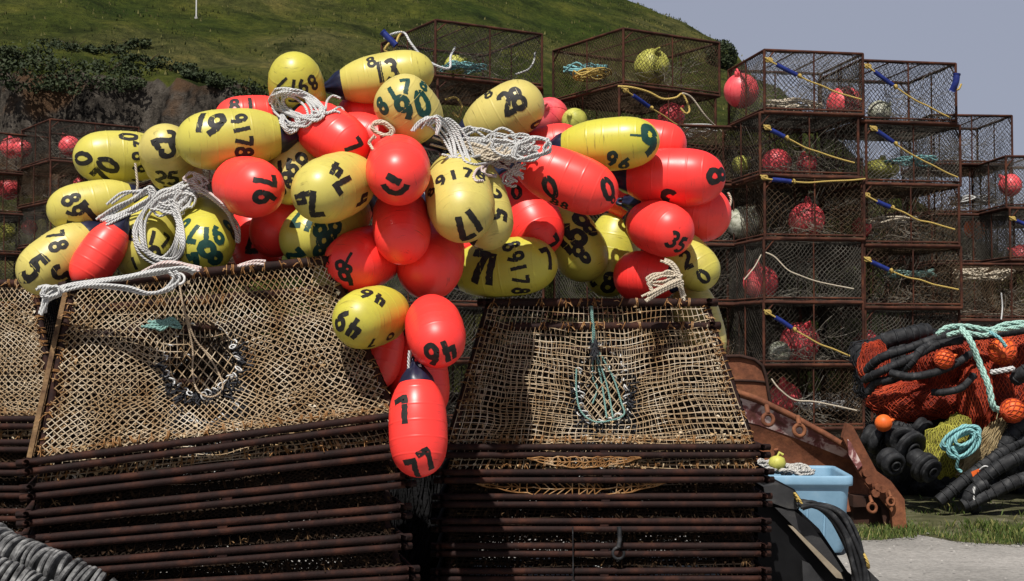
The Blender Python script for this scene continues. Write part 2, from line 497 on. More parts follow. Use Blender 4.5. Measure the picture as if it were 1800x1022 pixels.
B('yellow', 1006, 424, 100, -56, 22, 'shaded yellow buoy painted 89178 in large black strokes',
  [('891', 1030, 394, 990, 428, 44), ('8', 1022, 446, 1014, 456, 28)], Y=8.75)
B('yellow', 1075, 452, 96, -102, 10, 'yellow buoy painted 68, hanging navy end up over the far pot',
  [('89', 1070, 498, 1094, 503, 34), ('2', 1036, 490, 1044, 486, 26), ('5', 1110, 462, 1110, 474, 30)], Y=8.85, lr=1.5)
B('red', 1208, 372, 104, -9, 10, 'plain red buoy directly under the large red one', [], Y=8.70, lr=1.5)
B('yellow', 1216, 462, 80, -48, 16, 'small yellow buoy painted 20 low at the outer end of the heap',
  [('0', 1237, 487, 1243, 482, 26), ('2', 1206, 456, 1216, 452, 28)], Y=8.65, lr=1.4)
B('red', 1132, 486, 90, 178, -22, 'dark shaded red buoy with its navy cone facing out, over the far pot', [], Y=8.75, lr=1.2)
B('yellow', 1230, 572, 82, -74, 4, 'lime yellow buoy hanging down behind the far pot corner', [], Y=8.9, lr=1.75)
B('red', 440, 207, 78, 184, 6, 'red buoy behind the large yellow 61 buoy', [('81', 412, 185, 440, 182, 26)], Y=7.9, lr=1.6)
B('red', 505, 384, 98, 228, 22, 'red buoy mostly hidden behind the green numbered yellow buoy', [], Y=7.5)
B('red', 655, 246, 84, -20, 18, 'red buoy squeezed behind the red buoy 7', [], Y=7.85, lr=1.5)
B('red', 646, 200, 78, -170, 10, 'red buoy peeping out under buoy 13', [], Y=8.1, lr=1.4)
B('red', 966, 262, 84, 12, 5, 'red buoy half hidden beneath the yellow green 96 buoy', [], Y=8.6, lr=1.5)
B('red', 1150, 252, 82, -8, 6, 'red buoy peeping out behind the end of buoy 96', [], Y=8.6, lr=1.4)
B('red', 450, 430, 88, -80, 12, 'shaded red buoy painted 7 down behind the netted pot top bar', [('7', 444, 424, 434, 424, 36)], Y=7.7, lr=1.4)
B('red', 1120, 350, 96, -30, 6, 'shaded red buoy deep between buoy 96 and buoy 35', [], Y=8.8, lr=1.4)
B('yellow', 592, 508, 80, 100, 12, 'yellow buoy showing only its edge behind the netted pot corner', [], Y=7.75, lr=1.3)
B('red', 662, 622, 92, -100, 8, 'shaded red buoy low in the gap under the yellow 46', [], Y=7.7, lr=1.4)
B('red', 735, 668, 108, -84, 8, 'shaded red buoy low in the gap behind the red 77', [], Y=7.8, lr=1.4)
B('red', 800, 430, 100, -60, 8, 'shaded red buoy deep behind the large plain red one', [], Y=8.9, lr=1.4)


def seg_dist(p1, q1, p2, q2):
    best = 1e9
    for i in range(7):
        a = p1.lerp(q1, i / 6)
        d = q2 - p2; t = max(0, min(1, (a - p2).dot(d) / max(d.length_squared, 1e-9)))
        best = min(best, (a - (p2 + d * t)).length)
    for i in range(7):
        a = p2.lerp(q2, i / 6)
        d = q1 - p1; t = max(0, min(1, (a - p1).dot(d) / max(d.length_squared, 1e-9)))
        best = min(best, (a - (p1 + d * t)).length)
    return best


placed = []
for b in BUOYS:
    r, u, f = basis_at(b.cx, b.cy)
    ax = (r * math.cos(R(b.phi)) + u * math.sin(R(b.phi))) * math.cos(R(b.tau)) + f * math.sin(R(b.tau))
    b.ax = ax.normalized()
    Y = b.Y0
    while True:
        c = at(b.cx, b.cy, Y); D = b.D * Y / F; L = D * b.lr
        hh = max(0.0, L / 2 - D / 2)
        p, q = c - b.ax * hh * .55, c + b.ax * hh
        ok = True
        for o in placed:
            if (o.p - p).length > 1.6: continue
            if seg_dist(p, q, o.p, o.q) < (D + o.Dm) / 2 * .86:
                ok = False; break
        if ok or Y > 9.6: break
        Y += .04
    b.Y = Y; b.Dm = D; b.L = L; b.pos = c; b.p = p; b.q = q
    placed.append(b)

for i, b in enumerate(BUOYS):
    side = basis_at(b.cx, b.cy)
    z = b.ax
    x = z.orthogonal().normalized(); y = z.cross(x)
    Mx = Matrix((x, y, z)).transposed().to_4x4(); Mx.translation = b.pos
    root = empty('buoy', (0, 0, 0), 0, b.label, 'buoy', 'painted buoys heaped on the front pots')
    root.matrix_world = Mx
    me = make_buoy_body(b.Dm, b.L); me.materials.append(M[b.c])
    body = link_mesh('body', me, root)
    make_buoy_nose(b.Dm, b.L, i).build('rope_end', M['navy'], root)
    if b.texts:
        bv = BVHTree.FromPolygons([v.co for v in me.vertices], [tuple(p.vertices) for p in me.polygons])
        Mi = Mx.inverted(); M3 = Mx.to_3x3(); M3i = M3.inverted()
        mb = MB()
        for tn, t in enumerate(b.texts):
            s, x0, y0, x1, y1, h = t[:6]
            bow = t[6] if len(t) > 6 else 0
            n = len(s)
            for k, ch in enumerate(s):
                f = 0 if n == 1 else k / (n - 1)
                dx, dy = x1 - x0, -(y1 - y0); l = math.hypot(dx, dy) or 1
                off = bow * (1 - (2 * f - 1) ** 2)
                nx_, ny_ = -dy / l, dx / l
                px = x0 + (x1 - x0) * f + nx_ * off if n > 1 else x0
                py = y0 + (y1 - y0) * f - ny_ * off if n > 1 else y0
                ang = math.atan2(dy, dx)
                if bow and n > 1: ang += math.atan2(-8 * bow * (f - .5) / 1.0, l)
                d = M3i @ ray(px, py).normalized()
                loc, nrm, idx, dist = bv.ray_cast(Mi @ EYE, d)
                if loc is None:
                    print('MISS', b.label, s, ch); continue
                if nrm.dot(d) > 0: nrm = -nrm
                r_, u_, f_ = side
                U = M3i @ (r_ * math.cos(ang) + u_ * math.sin(ang))
                U = (U - nrm * U.dot(nrm)).normalized()
                V = nrm.cross(U)
                H = h * b.Y / F * 1.15
                w = .235 if b.ink == 'black_paint' else .26
                if h < 26: w *= .9
                for si, (Ls, Rs) in enumerate(stroke_strips(ch, w, i * 100 + tn * 10 + k)):
                    rows = []
                    for pa, pb in zip(Ls, Rs):
                        row = []
                        for e in (0, .5, 1):
                            gx = pa[0] + (pb[0] - pa[0]) * e; gy = pa[1] + (pb[1] - pa[1]) * e
                            o = loc + U * ((gx - .3) * H * .95) + V * ((gy - .5) * H) + nrm * .12
                            l2, n2, i2, d2 = bv.ray_cast(o, -nrm, .4)
                            row.append(None if l2 is None else l2 + n2 * ((1 if n2.dot(nrm) > 0 else -1) * (.0016 + .0003 * si)))
                        rows.append(row)
                    run = []
                    for row in rows + [[None] * 3]:
                        if all(q is not None for q in row): run.append(row)
                        else:
                            if len(run) > 1: mb.quadgrid(run)
                            run = []
        if mb.f: mb.build('lettering', M[b.ink], root)
# ---------------------------------------------------------------- front stacks: nested pyramid pots
PW, PT, PH, STEP = 1.88, 1.38, .92, .147


def chamfer_rect(w, z, c=.06, k=3):
    h = w / 2; pts = []
    for sx, sy, a in ((1, -1, -90), (1, 1, 0), (-1, 1, 90), (-1, -1, 180)):
        cx, cy = sx * (h - c), sy * (h - c)
        for i in range(k + 1):
            t = R(a + 90 * i / k)
            pts.append(Vector((cx + c * math.cos(t), cy + c * math.sin(t), z)))
    return pts


def side_P(side):
    """maps u (along), v (up), d (outward) on one sloping side to pot coordinates"""
    c, s_ = [(1, 0), (0, 1), (-1, 0), (0, -1)][side]
    nrm_y = -PH; sl = (PW - PT) / 2
    L = math.hypot(PH, sl)
    n0 = Vector((0, -PH / L, sl / L))

    def P(u, v, d=0.0):
        w = PW + (PT - PW) * v - .05
        y = -(PW + (PT - PW) * v) / 2
        p = Vector(((u - .5) * w, y, PH * v + .05 * (1 - v))) + n0 * d
        return Vector((c * p.x - s_ * p.y, s_ * p.x + c * p.y, p.z))
    return P


SLANT = math.hypot(PH, (PW - PT) / 2)


def net_lines(n_u, n_v, rot, r):
    """polylines in unit square, either square-on or diamond"""
    out = []
    if not rot:
        for i in range(n_u + 1):
            out.append([(i / n_u, t / 30) for t in range(31)])
        for j in range(n_v + 1):
            out.append([(t / 56, j / n_v) for t in range(57)])
    else:
        asp = 1.63 / SLANT
        N = int((n_u + n_v) * .98)
        for sgn in (1, -1):
            for k in range(N + 1):
                q = k / N * (1 + asp)          # x + sgn*y = q (sgn=1) ; x - y = q - 1
                pl = []
                for t in range(41):
                    y = t / 40
                    x = (q - y) if sgn == 1 else (q - 1 + y)
                    x /= asp
                    if -.001 <= x <= 1.001: pl.append((x, y))
                if len(pl) > 1: out.append(pl)
    return out


def make_net(side, seed, rot, eye=None, n_u=44, n_v=25, rad=.0029, sag=.0):
    P = side_P(side); mb = MB(); r = random.Random(seed)
    ph = r.uniform(0, 50)
    W = (PW + PT) / 2

    def mp(u, v):
        du = .016 * nz((u * 9, v * 9, ph), 1) + .02 * nz((u * 2.5, v * 2.5, ph + 9), 1)
        dv = .026 * nz((u * 9, v * 9, ph + 30), 1) + .035 * nz((u * 2.5, v * 2.5, ph + 50), 1)
        e = min(u, 1 - u, v, 1 - v); k = min(1, e * 8)
        d = .016 * nz((u * 5, v * 5, ph + 70), 1) * k + sag * k
        uu, vv = u + du * k, v + dv * k
        if eye:
            a = (uu - eye[0]) * W; b = (vv - eye[1]) * SLANT
            rr = math.hypot(a, b)
            g = math.exp(-(rr / .40) ** 2)
            # the funnel pulls the meshes round itself
            f = 1 - .22 * g
            sw = .35 * math.exp(-(rr / .5) ** 2) * (1 if a > 0 else -1) * min(1, abs(a) / .1)
            a2 = a * f; b2 = b * f - .07 * math.exp(-(a / .5) ** 2) * k
            uu = eye[0] + a2 / W; vv = eye[1] + b2 / SLANT
            d -= .17 * math.exp(-(rr / .30) ** 2) * k
            return uu, vv, d, rr
        return uu, vv, d, 9

    for pl in net_lines(n_u, n_v, rot, r):
        run = []
        for (u, v) in pl:
            uu, vv, d, rr = mp(u, v)
            if eye and (( (uu - eye[0]) * W / eye[2]) ** 2 + ((vv - eye[1]) * SLANT / eye[3]) ** 2) < .9:
                if len(run) > 1: mb.tube(run, rad, 3, cap=False)
                run = []
                continue
            run.append(P(uu, vv, d))
        if len(run) > 1: mb.tube(run, rad, 3, cap=False)
    if eye:
        # coarse crossing meshes a little way down the funnel
        for sgn in (1, -1):
            for k in range(-5, 6):
                pts = []
                for t in range(-8, 9):
                    a = k * .055 + sgn * t * .022; b = t * .03
                    if (a / eye[2]) ** 2 + (b / eye[3]) ** 2 > 1.1: continue
                    pts.append(P(eye[0] + a / W, eye[1] + b / SLANT, -.095 + .02 * nz((a * 9, b * 9, ph))))
                if len(pts) > 1: mb.tube(pts, rad * 1.1, 3, cap=False)
        # funnel walls
        for k in range(34):
            t = 2 * PI * k / 34
            pts = []
            for j in range(5):
                q = 1 - .25 * j / 4
                pts.append(P(eye[0] + eye[2] * q * math.cos(t + .12 * j) / W, eye[1] + eye[3] * q * math.sin(t + .12 * j) / SLANT, -.15 - .12 * j))
            mb.tube(pts, rad, 3, cap=False)
    return mb


def make_eye(eye, seed):
    """ragged black rope ring of the entrance"""
    P = side_P(0); mb = MB(); r = random.Random(seed); W = (PW + PT) / 2

    def q(t, k=1.0, d=-.13):
        return P(eye[0] + eye[2] * k * math.cos(t) / W, eye[1] + eye[3] * k * math.sin(t) / SLANT, d)
    for j in range(2):
        mb.tube([q(2 * PI * i / 26, 1 + .05 * j + .05 * r.uniform(-1, 1), -.13 + .012 * r.uniform(-1, 1)) for i in range(26)], .008, 5, closed=True)
    for k in range(300):
        t = r.uniform(0, 2 * PI)
        kk = r.uniform(.92, 1.15)
        a = q(t, kk, -.13 + r.uniform(-.02, .02)); b_ = q(t + r.uniform(-.25, .25), kk + r.uniform(.08, .5), -.10 + r.uniform(-.03, .05))
        mid = a.lerp(b_, .5) + Vector((r.uniform(-.012, .012), -.012, r.uniform(-.012, .012)))
        mb.tube([a, mid, b_], .0052, 3, cap=False)
    return mb


def make_rings(eye, seed):
    P = side_P(0); mb = MB(); r = random.Random(seed); W = (PW + PT) / 2
    for k in range(34):
        t = 2 * PI * k / 34 + r.uniform(-.15, .15)
        c = P(eye[0] + eye[2] * r.uniform(.95, 1.12) * math.cos(t) / W, eye[1] + eye[3] * r.uniform(.95, 1.12) * math.sin(t) / SLANT, -.10 + r.uniform(-.01, .03))
        Mx = Matrix.Rotation(r.uniform(0, 6), 3, 'Z') @ Matrix.Rotation(r.uniform(.3, 1.4), 3, 'X')
        mb.ring(c, r.uniform(.015, .023), .004, Mx, 10, 4, 0, r.uniform(3.6, 6.28))
    return mb


def make_frame():
    mb = MB()
    for z in (0.0, .047):
        mb.tube(crv(chamfer_rect(PW + .055, z, .085), 2, True), .019, 8, closed=True)
    mb.tube(crv(chamfer_rect(PT, PH, .04), 2, True), .026, 8, closed=True)
    hb, ht = PW / 2 - .03, PT / 2 - .02
    for sx in (-1, 1):
        for sy in (-1, 1):
            mb.tube([Vector((sx * hb, sy * hb, .043)), Vector((sx * ht, sy * ht, PH))], .024, 8)
    for c, s_ in ((1, 0), (0, 1), (-1, 0), (0, -1)):      # weld plates joining the doubled base bars
        for x in (0.02,):
            p = Vector((x, -PW / 2 - .024, .022))
            Mx = Matrix.Rotation(math.atan2(s_, c), 3, 'Z')
            mb.box(Mx @ p, (.05, .03, .058), Mx)
    # inner brace across the top
    mb.tube([Vector((-PT / 2, 0, PH)), Vector((PT / 2, 0, PH))], .012, 6)
    return mb


def make_lashing(seed):
    mb = MB(); r = random.Random(seed)
    hb, ht = PW / 2 - .03, PT / 2 - .02
    segs = [(Vector((-ht, -PT / 2, PH)), Vector((ht, -PT / 2, PH)), 30),
            (Vector((-hb, -hb, .05)), Vector((-ht, -ht, PH)), 22), (Vector((hb, -hb, .05)), Vector((ht, -ht, PH)), 22),
            (Vector((-hb, -PW / 2 + .03, .085)), Vector((hb, -PW / 2 + .03, .085)), 38),
            (Vector((-hb, hb, .05)), Vector((-ht, ht, PH)), 14)]
    mb.tube([segs[3][0], segs[3][1]], .006, 5)
    for a, b_, n in segs:
        ax = (b_ - a).normalized()
        for i in range(n):
            if r.random() < .38: continue
            c = a.lerp(b_, (i + r.uniform(.2, .8)) / n)
            Mx = ax.to_track_quat('Z', 'Y').to_matrix() @ Matrix.Rotation(r.uniform(-.5, .5), 3, 'X')
            for j in range(r.choice((1, 1, 2))):
                mb.ring(c + ax * .008 * j, r.uniform(.027, .030), .0034, Mx, 9, 4)
            for j in range(r.choice((1, 2, 3))):   # loose ends
                d = Vector((r.uniform(-1, 1), r.uniform(-1.4, 0), r.uniform(-1, .5))) * r.uniform(.015, .05)
                p0 = c + Vector((0, -.018, 0))
                mb.tube([p0, p0 + d * .5 + Vector((0, 0, .008)), p0 + d], .0032, 3, cap=False)
    return mb


def make_fray(seed):
    """pale fouling and twine ends caught in the mesh near the bars"""
    mb = MB(); r = random.Random(seed); P = side_P(0)
    for k in range(330):
        e = abs(r.gauss(0, .045))
        s_ = r.random()
        if s_ < .4: u, v = r.random(), .02 + e
        elif s_ < .6: u, v = e, r.random()
        elif s_ < .85: u, v = 1 - e, r.random()
        else: u, v = r.random(), 1 - e * .8
        c = P(min(max(u, 0), 1), min(max(v, -.02), 1), r.uniform(-.02, .012))
        for j in range(r.choice((1, 2, 3))):
            s2 = r.uniform(.006, .016)
            d = [Vector((r.uniform(-1, 1), r.uniform(-1, 1), r.uniform(-1, 1))) * s2 for _ in range(4)]
            for q in ((0, 1, 2), (0, 2, 3), (0, 1, 3), (1, 2, 3)): mb.face([c + d[i] for i in q])
    return mb


def tag_part(o, label):
    o['label'] = label
    return o


M['twine_shade'] = noisy('shaded_lashing', [(.4, (.012, .007, .005)), (.62, (.05, .028, .014)), (.78, (.34, .2, .09))], 7, 5, rough=.9, spec=.1, rnd_amt=11)  # shade between the lower rails put into the lashing colour
M['net_shade'] = noisy('shaded_net_twine', [(.35, (.008, .006, .005)), (.6, (.022, .014, .009)), (.85, (.12, .075, .04))], 4, 7, rough=.9, spec=.1, rnd_amt=20)  # shaded copy of the net twine, mainly for lower nested pots
M['fray'] = noisy('pale_fouling', [(.3, (.22, .11, .04)), (.5, (.42, .3, .16)), (.75, (.68, .62, .5))], 9, 4, rough=.9)
frame_me = make_frame().mesh('frame'); frame_me.materials.append(M['rust'])
EYES = [(.465, .50, .185, .20), (.515, .44, .145, .25)]
netsets = []; darksets = []
for vi, (eye, rot) in enumerate(((EYES[0], True), (EYES[1], False), (EYES[0], False))):
    d = {}
    me = make_net(0, 10 + vi, rot, eye).mesh('front_net'); me.materials.append(M['net']); d['front_net'] = me
    for sd, nm in ((1, 'side_net'), (3, 'side_net'), (2, 'back_net')):
        me = make_net(sd, 20 + vi * 5 + sd, True, None, 30, 18).mesh(nm); me.materials.append(M['net']); d[(nm, sd)] = me
    me = make_eye(eye, 40 + vi).mesh('entrance_rope'); me.materials.append(M['blacktwine']); d['entrance_rope'] = me
    me = make_rings(eye, 50 + vi).mesh('hog_ring_stitching'); me.materials.append(M['whitering']); d['hog_ring_stitching'] = me
    me = make_lashing(60 + vi).mesh('lashing_rope'); me.materials.append(M['twine']); d['lashing_rope'] = me
    me = make_fray(70 + vi).mesh('net_fringe'); me.materials.append(M['fray']); d['net_fringe'] = me
    netsets.append(d)
    dk = dict(d)  # lower pots: darker, denser nets stand in for shade inside the stack
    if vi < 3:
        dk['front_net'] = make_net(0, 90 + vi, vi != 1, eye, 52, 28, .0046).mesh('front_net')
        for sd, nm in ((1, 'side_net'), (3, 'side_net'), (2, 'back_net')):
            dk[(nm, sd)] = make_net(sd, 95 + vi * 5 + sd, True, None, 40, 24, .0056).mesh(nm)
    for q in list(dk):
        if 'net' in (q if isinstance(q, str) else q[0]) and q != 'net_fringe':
            me = dk[q].copy(); me.materials.clear(); me.materials.append(M['net_shade']); dk[q] = me
    for q, mk in (('lashing_rope', 'twine_shade'), ('net_fringe', 'twine_shade')):
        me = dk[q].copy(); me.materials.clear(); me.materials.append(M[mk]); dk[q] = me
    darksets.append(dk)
topnet = MB()
for k in range(24):
    q = -PT / 2 + PT * k / 23
    topnet.tube([Vector((q, -PT / 2, PH)), Vector((q, 0, PH - .04)), Vector((q, PT / 2, PH))], .0034, 3, cap=False)
    topnet.tube([Vector((-PT / 2, q, PH)), Vector((0, q, PH - .04)), Vector((PT / 2, q, PH))], .0034, 3, cap=False)
topnet_me = topnet.mesh('top_net'); topnet_me.materials.append(M['net_shade'])


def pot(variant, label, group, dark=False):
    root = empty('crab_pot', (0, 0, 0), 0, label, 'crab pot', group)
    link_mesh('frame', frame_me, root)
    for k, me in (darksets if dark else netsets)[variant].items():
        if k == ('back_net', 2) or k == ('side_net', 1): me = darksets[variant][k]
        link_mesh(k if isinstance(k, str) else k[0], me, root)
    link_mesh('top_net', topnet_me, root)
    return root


ORD = ['topmost', 'second', 'third', 'fourth', 'fifth', 'sixth', 'seventh', 'eighth', 'ninth']


def stack(center, rz, z_top, roll_top, variants, what, group, n=8, seed=0, top_label=None, dark0=2):
    r = random.Random(seed); roots = []
    for i in range(n):
        z = z_top - STEP * i
        if z < -.02: break
        lab = (top_label or f'topmost netted pyramid pot of the {what}') if i == 0 else f'rusty netted pot, {ORD[i]} from top of the {what}'
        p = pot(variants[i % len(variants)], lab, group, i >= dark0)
        roll = roll_top * max(0, 1 - i / 6.0) + (r.uniform(-.2, .2) if i else 0)
        M4 = Matrix.Translation((center[0] + (r.uniform(-.025, .025) if i else 0), center[1] + (r.uniform(-.02, .02) if i else 0), max(z, .02))) @ \
            Matrix.Rotation(R(rz + (r.uniform(-.4, .4) if i else 0)), 4, 'Z') @ Matrix.Rotation(-R(roll), 4, 'Y')
        p.matrix_world = M4
        roots.append(p)
    return roots


LEFT = stack((-1.73, 8.04), 14, 1.155, 6.5, [0, 2], 'tilted stack of nested pots', 'pots in the tilted stack', 8, 1,
             'topmost netted pot of the tilted stack, with a tan cord tied over its round entrance')
RIGHT = stack((.53, 9.16), 0, 1.02, 0, [1], 'level stack by the blue tote', 'pots in the level stack', 8, 2,
              'topmost netted pot of the level stack, with green cords hanging in its entrance')
THIRD = stack((-3.83, 9.68), 0, 1.16, 0, [0, 1], 'half hidden stack at the edge', 'pots in the stack at the edge', 8, 3,
              'netted pot on top of the half hidden stack behind the tilted stack')


def on_face(eye, a, b, d):
    P = side_P(0); W = (PW + PT) / 2
    return P(eye[0] + a / W, eye[1] + b / SLANT, d)


# tan drawcord and its ring on the tilted pot
e = EYES[0]
mb = MB()
q = [(-.10, .43, .02), (-.085, .30, .02), (-.06, .17, -.03), (-.045, .05, -.08), (-.055, -.08, -.09), (-.035, -.19, -.07), (.03, -.235, -.06), (.09, -.19, -.07), (.075, -.08, -.09), (.03, .02, -.09), (-.03, .11, -.05), (-.065, .22, 0)]
mb.tube(crv([on_face(e, *p) for p in q], 6), .0055, 6)
o = mb.build('drawcord', M['tan_cord'], LEFT[0])
mb = MB(); mb.ring(on_face(e, -.10, .445, .025), .03, .0075, Matrix.Rotation(R(75), 3, 'X'), 18, 6)
mb.build('ring', M['whitering'], LEFT[0])
mb = MB(); r = random.Random(5)
for k in range(5):
    mb.tube(crv([on_face(e, -.30 + r.uniform(-.03, .03), .22 + r.uniform(-.02, .02), -.03), on_face(e, -.22, .2 + r.uniform(-.03, .03), -.02), on_face(e, -.15, .21 + r.uniform(-.03, .03), -.03), on_face(e, -.1, .18, -.05)], 5), .008, 5)
mb.build('knotted_line', M['green_cord'], LEFT[0])
e = EYES[1]
mb = MB()
top = (-.07, .48)
for path in ([(-.07, .50, .03), (-.055, .36, .0), (-.05, .26, -.04), (.0, .0, -.09), (.02, -.22, -.07)],
             [(-.08, .50, .03), (-.06, .36, .0), (-.04, .26, -.04), (.07, .05, -.08), (.11, -.12, -.07), (.12, -.2, -.06), (.05, -.24, -.05), (-.05, -.25, -.05), (-.13, -.18, -.06), (-.16, -.05, -.06), (-.165, .1, -.05)],
             [(-.075, .49, .035), (-.05, .34, .0), (-.045, .24, -.04), (.03, 0, -.09), (.055, -.22, -.06)],
             [(-.065, .48, .03), (-.06, .32, .0), (-.06, .2, -.05), (-.055, .05, -.1), (-.03, -.02, -.1), (-.06, -.12, -.1)]):
    mb.tube(crv([on_face(e, *p) for p in path], 6), .0058, 6)
mb.build('drawcord', M['green_cord'], RIGHT[0])
mb = MB(); r = random.Random(8)
for k in range(60):
    a = on_face(e, -.05 + r.uniform(-.01, .01), .25 + r.uniform(-.06, .05), -.02); b_ = a + Vector((r.uniform(-.03, .03), r.uniform(-.02, 0), -r.uniform(.02, .07)))
    mb.tube([a, b_], .004, 3, cap=False)
mb.build('knot', M['blacktwine'], RIGHT[0])

# corner post of the tilted pot and a slat, weathered; sunlit tan put into colour
mb = MB()
hb, ht = PW / 2 + .012, PT / 2 + .02
for t in (0, 1):
    y0 = -hb + .02 + .12 * t; y1 = -ht + .05 + .10 * t
    a, b_ = Vector((-hb, y0, .07)), Vector((-ht, y1, PH - .02))
    ax = (b_ - a).normalized(); s_ = ax.cross(Vector((0, 1, 0))).normalized() * .012; w_ = Vector((0, .035, 0))
    for sg in (-1, 1):
        mb.face([a + s_ * sg - w_, a + s_ * sg + w_, b_ + s_ * sg + w_, b_ + s_ * sg - w_])
        mb.face([a + s_ + w_ * sg, a - s_ + w_ * sg, b_ - s_ + w_ * sg, b_ + s_ + w_ * sg])
mb.build('corner_slat', M['rust_lit'], LEFT[0])

# sagging torn net hanging below the second and third level pots, with a wire and hook
P = side_P(0)
for idx, (u0, u1, dep, seed) in ((1, (.25, .62, .06, 4)), (2, (.08, .72, .085, 6))):
    mb = MB(); r = random.Random(seed)
    n = 26
    def edge(t): return P(u0 + (u1 - u0) * t, .03, .035)
    rows = []
    for lev in range(3):
        pts = [edge(i / n) + Vector((r.uniform(-.006, .006), -.012, -dep * lev / 2 * (max(0, math.sin(PI * i / n)) ** .7) + .05 + r.uniform(-.006, .006))) for i in range(n + 1)]
        rows.append(pts); mb.tube(pts, .0042, 4, cap=False)
    for i in range(n):
        if r.random() < .85: mb.tube([rows[0][i], rows[1][i], rows[2][i]], .0042, 4, cap=False)
        if r.random() < .6: mb.tube([rows[0][i], rows[1][min(n, i + 1)], rows[2][i]], .0042, 4, cap=False)
    mb.build('torn_net', M['twine'], RIGHT[idx])

mb = MB(); mb.tube([Vector((-.17, -PW / 2 - .07, .02)), Vector((-.168, -PW / 2 - .075, -.3))], .004, 5); mb.ring((-.168, -PW / 2 - .075, -.31), .012, .004, Matrix.Rotation(R(90), 3, 'X'), 10, 4)
mb.build('hanging_wire', M['rubber'], RIGHT[3])
mb = MB(); q = [Vector((.105, -PW / 2 - .07, .02)), Vector((.11, -PW / 2 - .075, -.05)), Vector((.10, -PW / 2 - .08, -.10))]; mb.tube(q, .014, 6)
mb.ring((.10, -PW / 2 - .08, -.135), .034, .009, Matrix.Rotation(R(90), 3, 'X'), 12, 6, R(90), R(380)); mb.build('hook', M['rubber'], RIGHT[3])
# ---------------------------------------------------------------- ground
def ground_mat():
    m, nt, b = mat('gravel_yard', (.3, .28, .26), .95, .15)
    tc = nd(nt, 'ShaderNodeTexCoord')
    n1 = nd(nt, 'ShaderNodeTexNoise', Scale=.5, Detail=8, Roughness=.6); n2 = nd(nt, 'ShaderNodeTexNoise', Scale=28, Detail=6, Roughness=.7)
    v = nd(nt, 'ShaderNodeTexVoronoi', Scale=34)
    for n in (n1, n2, v): nt.links.new(tc.outputs['Object'], n.inputs['Vector'])
    r1 = ramp(nt, n1.outputs['Fac'], [(.35, (.20, .19, .175)), (.65, (.36, .34, .315))])
    r2 = ramp(nt, n2.outputs['Fac'], [(.3, (.55, .55, .55)), (.7, (1.2, 1.2, 1.2))])
    mx = nd(nt, 'ShaderNodeMix', data_type='RGBA', blend_type='MULTIPLY'); mx.inputs[0].default_value = .8
    nt.links.new(r1.outputs[0], mx.inputs[6]); nt.links.new(r2.outputs[0], mx.inputs[7])
    nt.links.new(mx.outputs[2], b.inputs['Base Color'])
    bp = nd(nt, 'ShaderNodeBump', Strength=.35, Distance=.012); nt.links.new(v.outputs['Distance'], bp.inputs['Height']); nt.links.new(bp.outputs[0], b.inputs['Normal'])
    return m


mb = MB()
gx = [-400, -60, -20, -8] + [-6 + i * .5 for i in range(33)] + [12, 20, 60, 400]
gy = [-60, 0, 4, 6] + [7 + i * .5 for i in range(30)] + [24, 30, 45, 120, 600]
rows = []
for y in gy:
    rows.append([Vector((x, y, .02 * nz((x * .6, y * .6, 0)) - .02)) for x in gx])
mb.quadgrid(rows)
g = mb.build('ground', ground_mat()); tag(g, kind='structure')

# turf strip that the net pile stands on
M['soil'] = noisy('turf_soil', [(.3, (.025, .024, .010)), (.5, (.055, .055, .02)), (.78, (.16, .14, .10))], 5, 8, rough=.95, bump=.5)
def strip_front(x): return 11.75 + .5 * nz((x * 1.3, 3, 0)) + .35 * nz((x * 4, 9, 0))
mb = MB(); rows = []
for t in range(12):
    rows.append([Vector((x, strip_front(x) + t * .6, (-.03 if t == 0 else .012) + (.05 * nz((x * 1.5, t * .9, 4)) + .03) * min(1, t / 2))) for x in [2 + i * .2 for i in range(60)]])
mb.quadgrid(rows); tag(mb.build('verge', M['soil']), kind='structure')


def path_in(x, y): return abs(y - 12.95 - .12 * nz((x * .8, 1, 7))) < .24 + .14 * nz((x * 2.5, y * 2, 3))



def blade_mat(name, a, b_):
    m, nt, b = mat(name, a, .6, .25)
    gm = nd(nt, 'ShaderNodeNewGeometry')
    r = ramp(nt, gm.outputs['Random Per Island'], [(0, a), (.75, b_), (1, (.28, .25, .09))])
    nt.links.new(r.outputs[0], b.inputs['Base Color'])
    return m


M['grass'] = blade_mat('grass_blade', (.035, .07, .012), (.10, .13, .03))
mb = MB(); r = random.Random(3)
for k in range(20000):
    x = r.uniform(2.1, 7.5); y = strip_front(x) + abs(r.gauss(0, 1.0)) - .05
    if nz((x * 1.6, y * 1.6, 5)) < -.12 + r.uniform(-.2, .2): continue
    if x > 3.9 and path_in(x, y) and r.random() < .8: continue
    h = r.uniform(.02, .10) * (1.35 if nz((x * 1.2, y * 1.2, 2)) > .1 else .75); a = r.uniform(0, 2 * PI); w = .0042
    p = Vector((x, y, 0.0)); d = Vector((math.cos(a), math.sin(a), 0)); l = Vector((r.uniform(-1, 1), r.uniform(-1, 1), 0)) * h * .5
    mb.face([p - d * w, p + d * w, p + l * .4 + Vector((0, 0, h * .65)) + d * w * .6, p + l + Vector((0, 0, h))], True)
tag(mb.build('grass', M['grass']), 'short green grass along the gravel edge under the net pile', 'grass', kind='stuff')

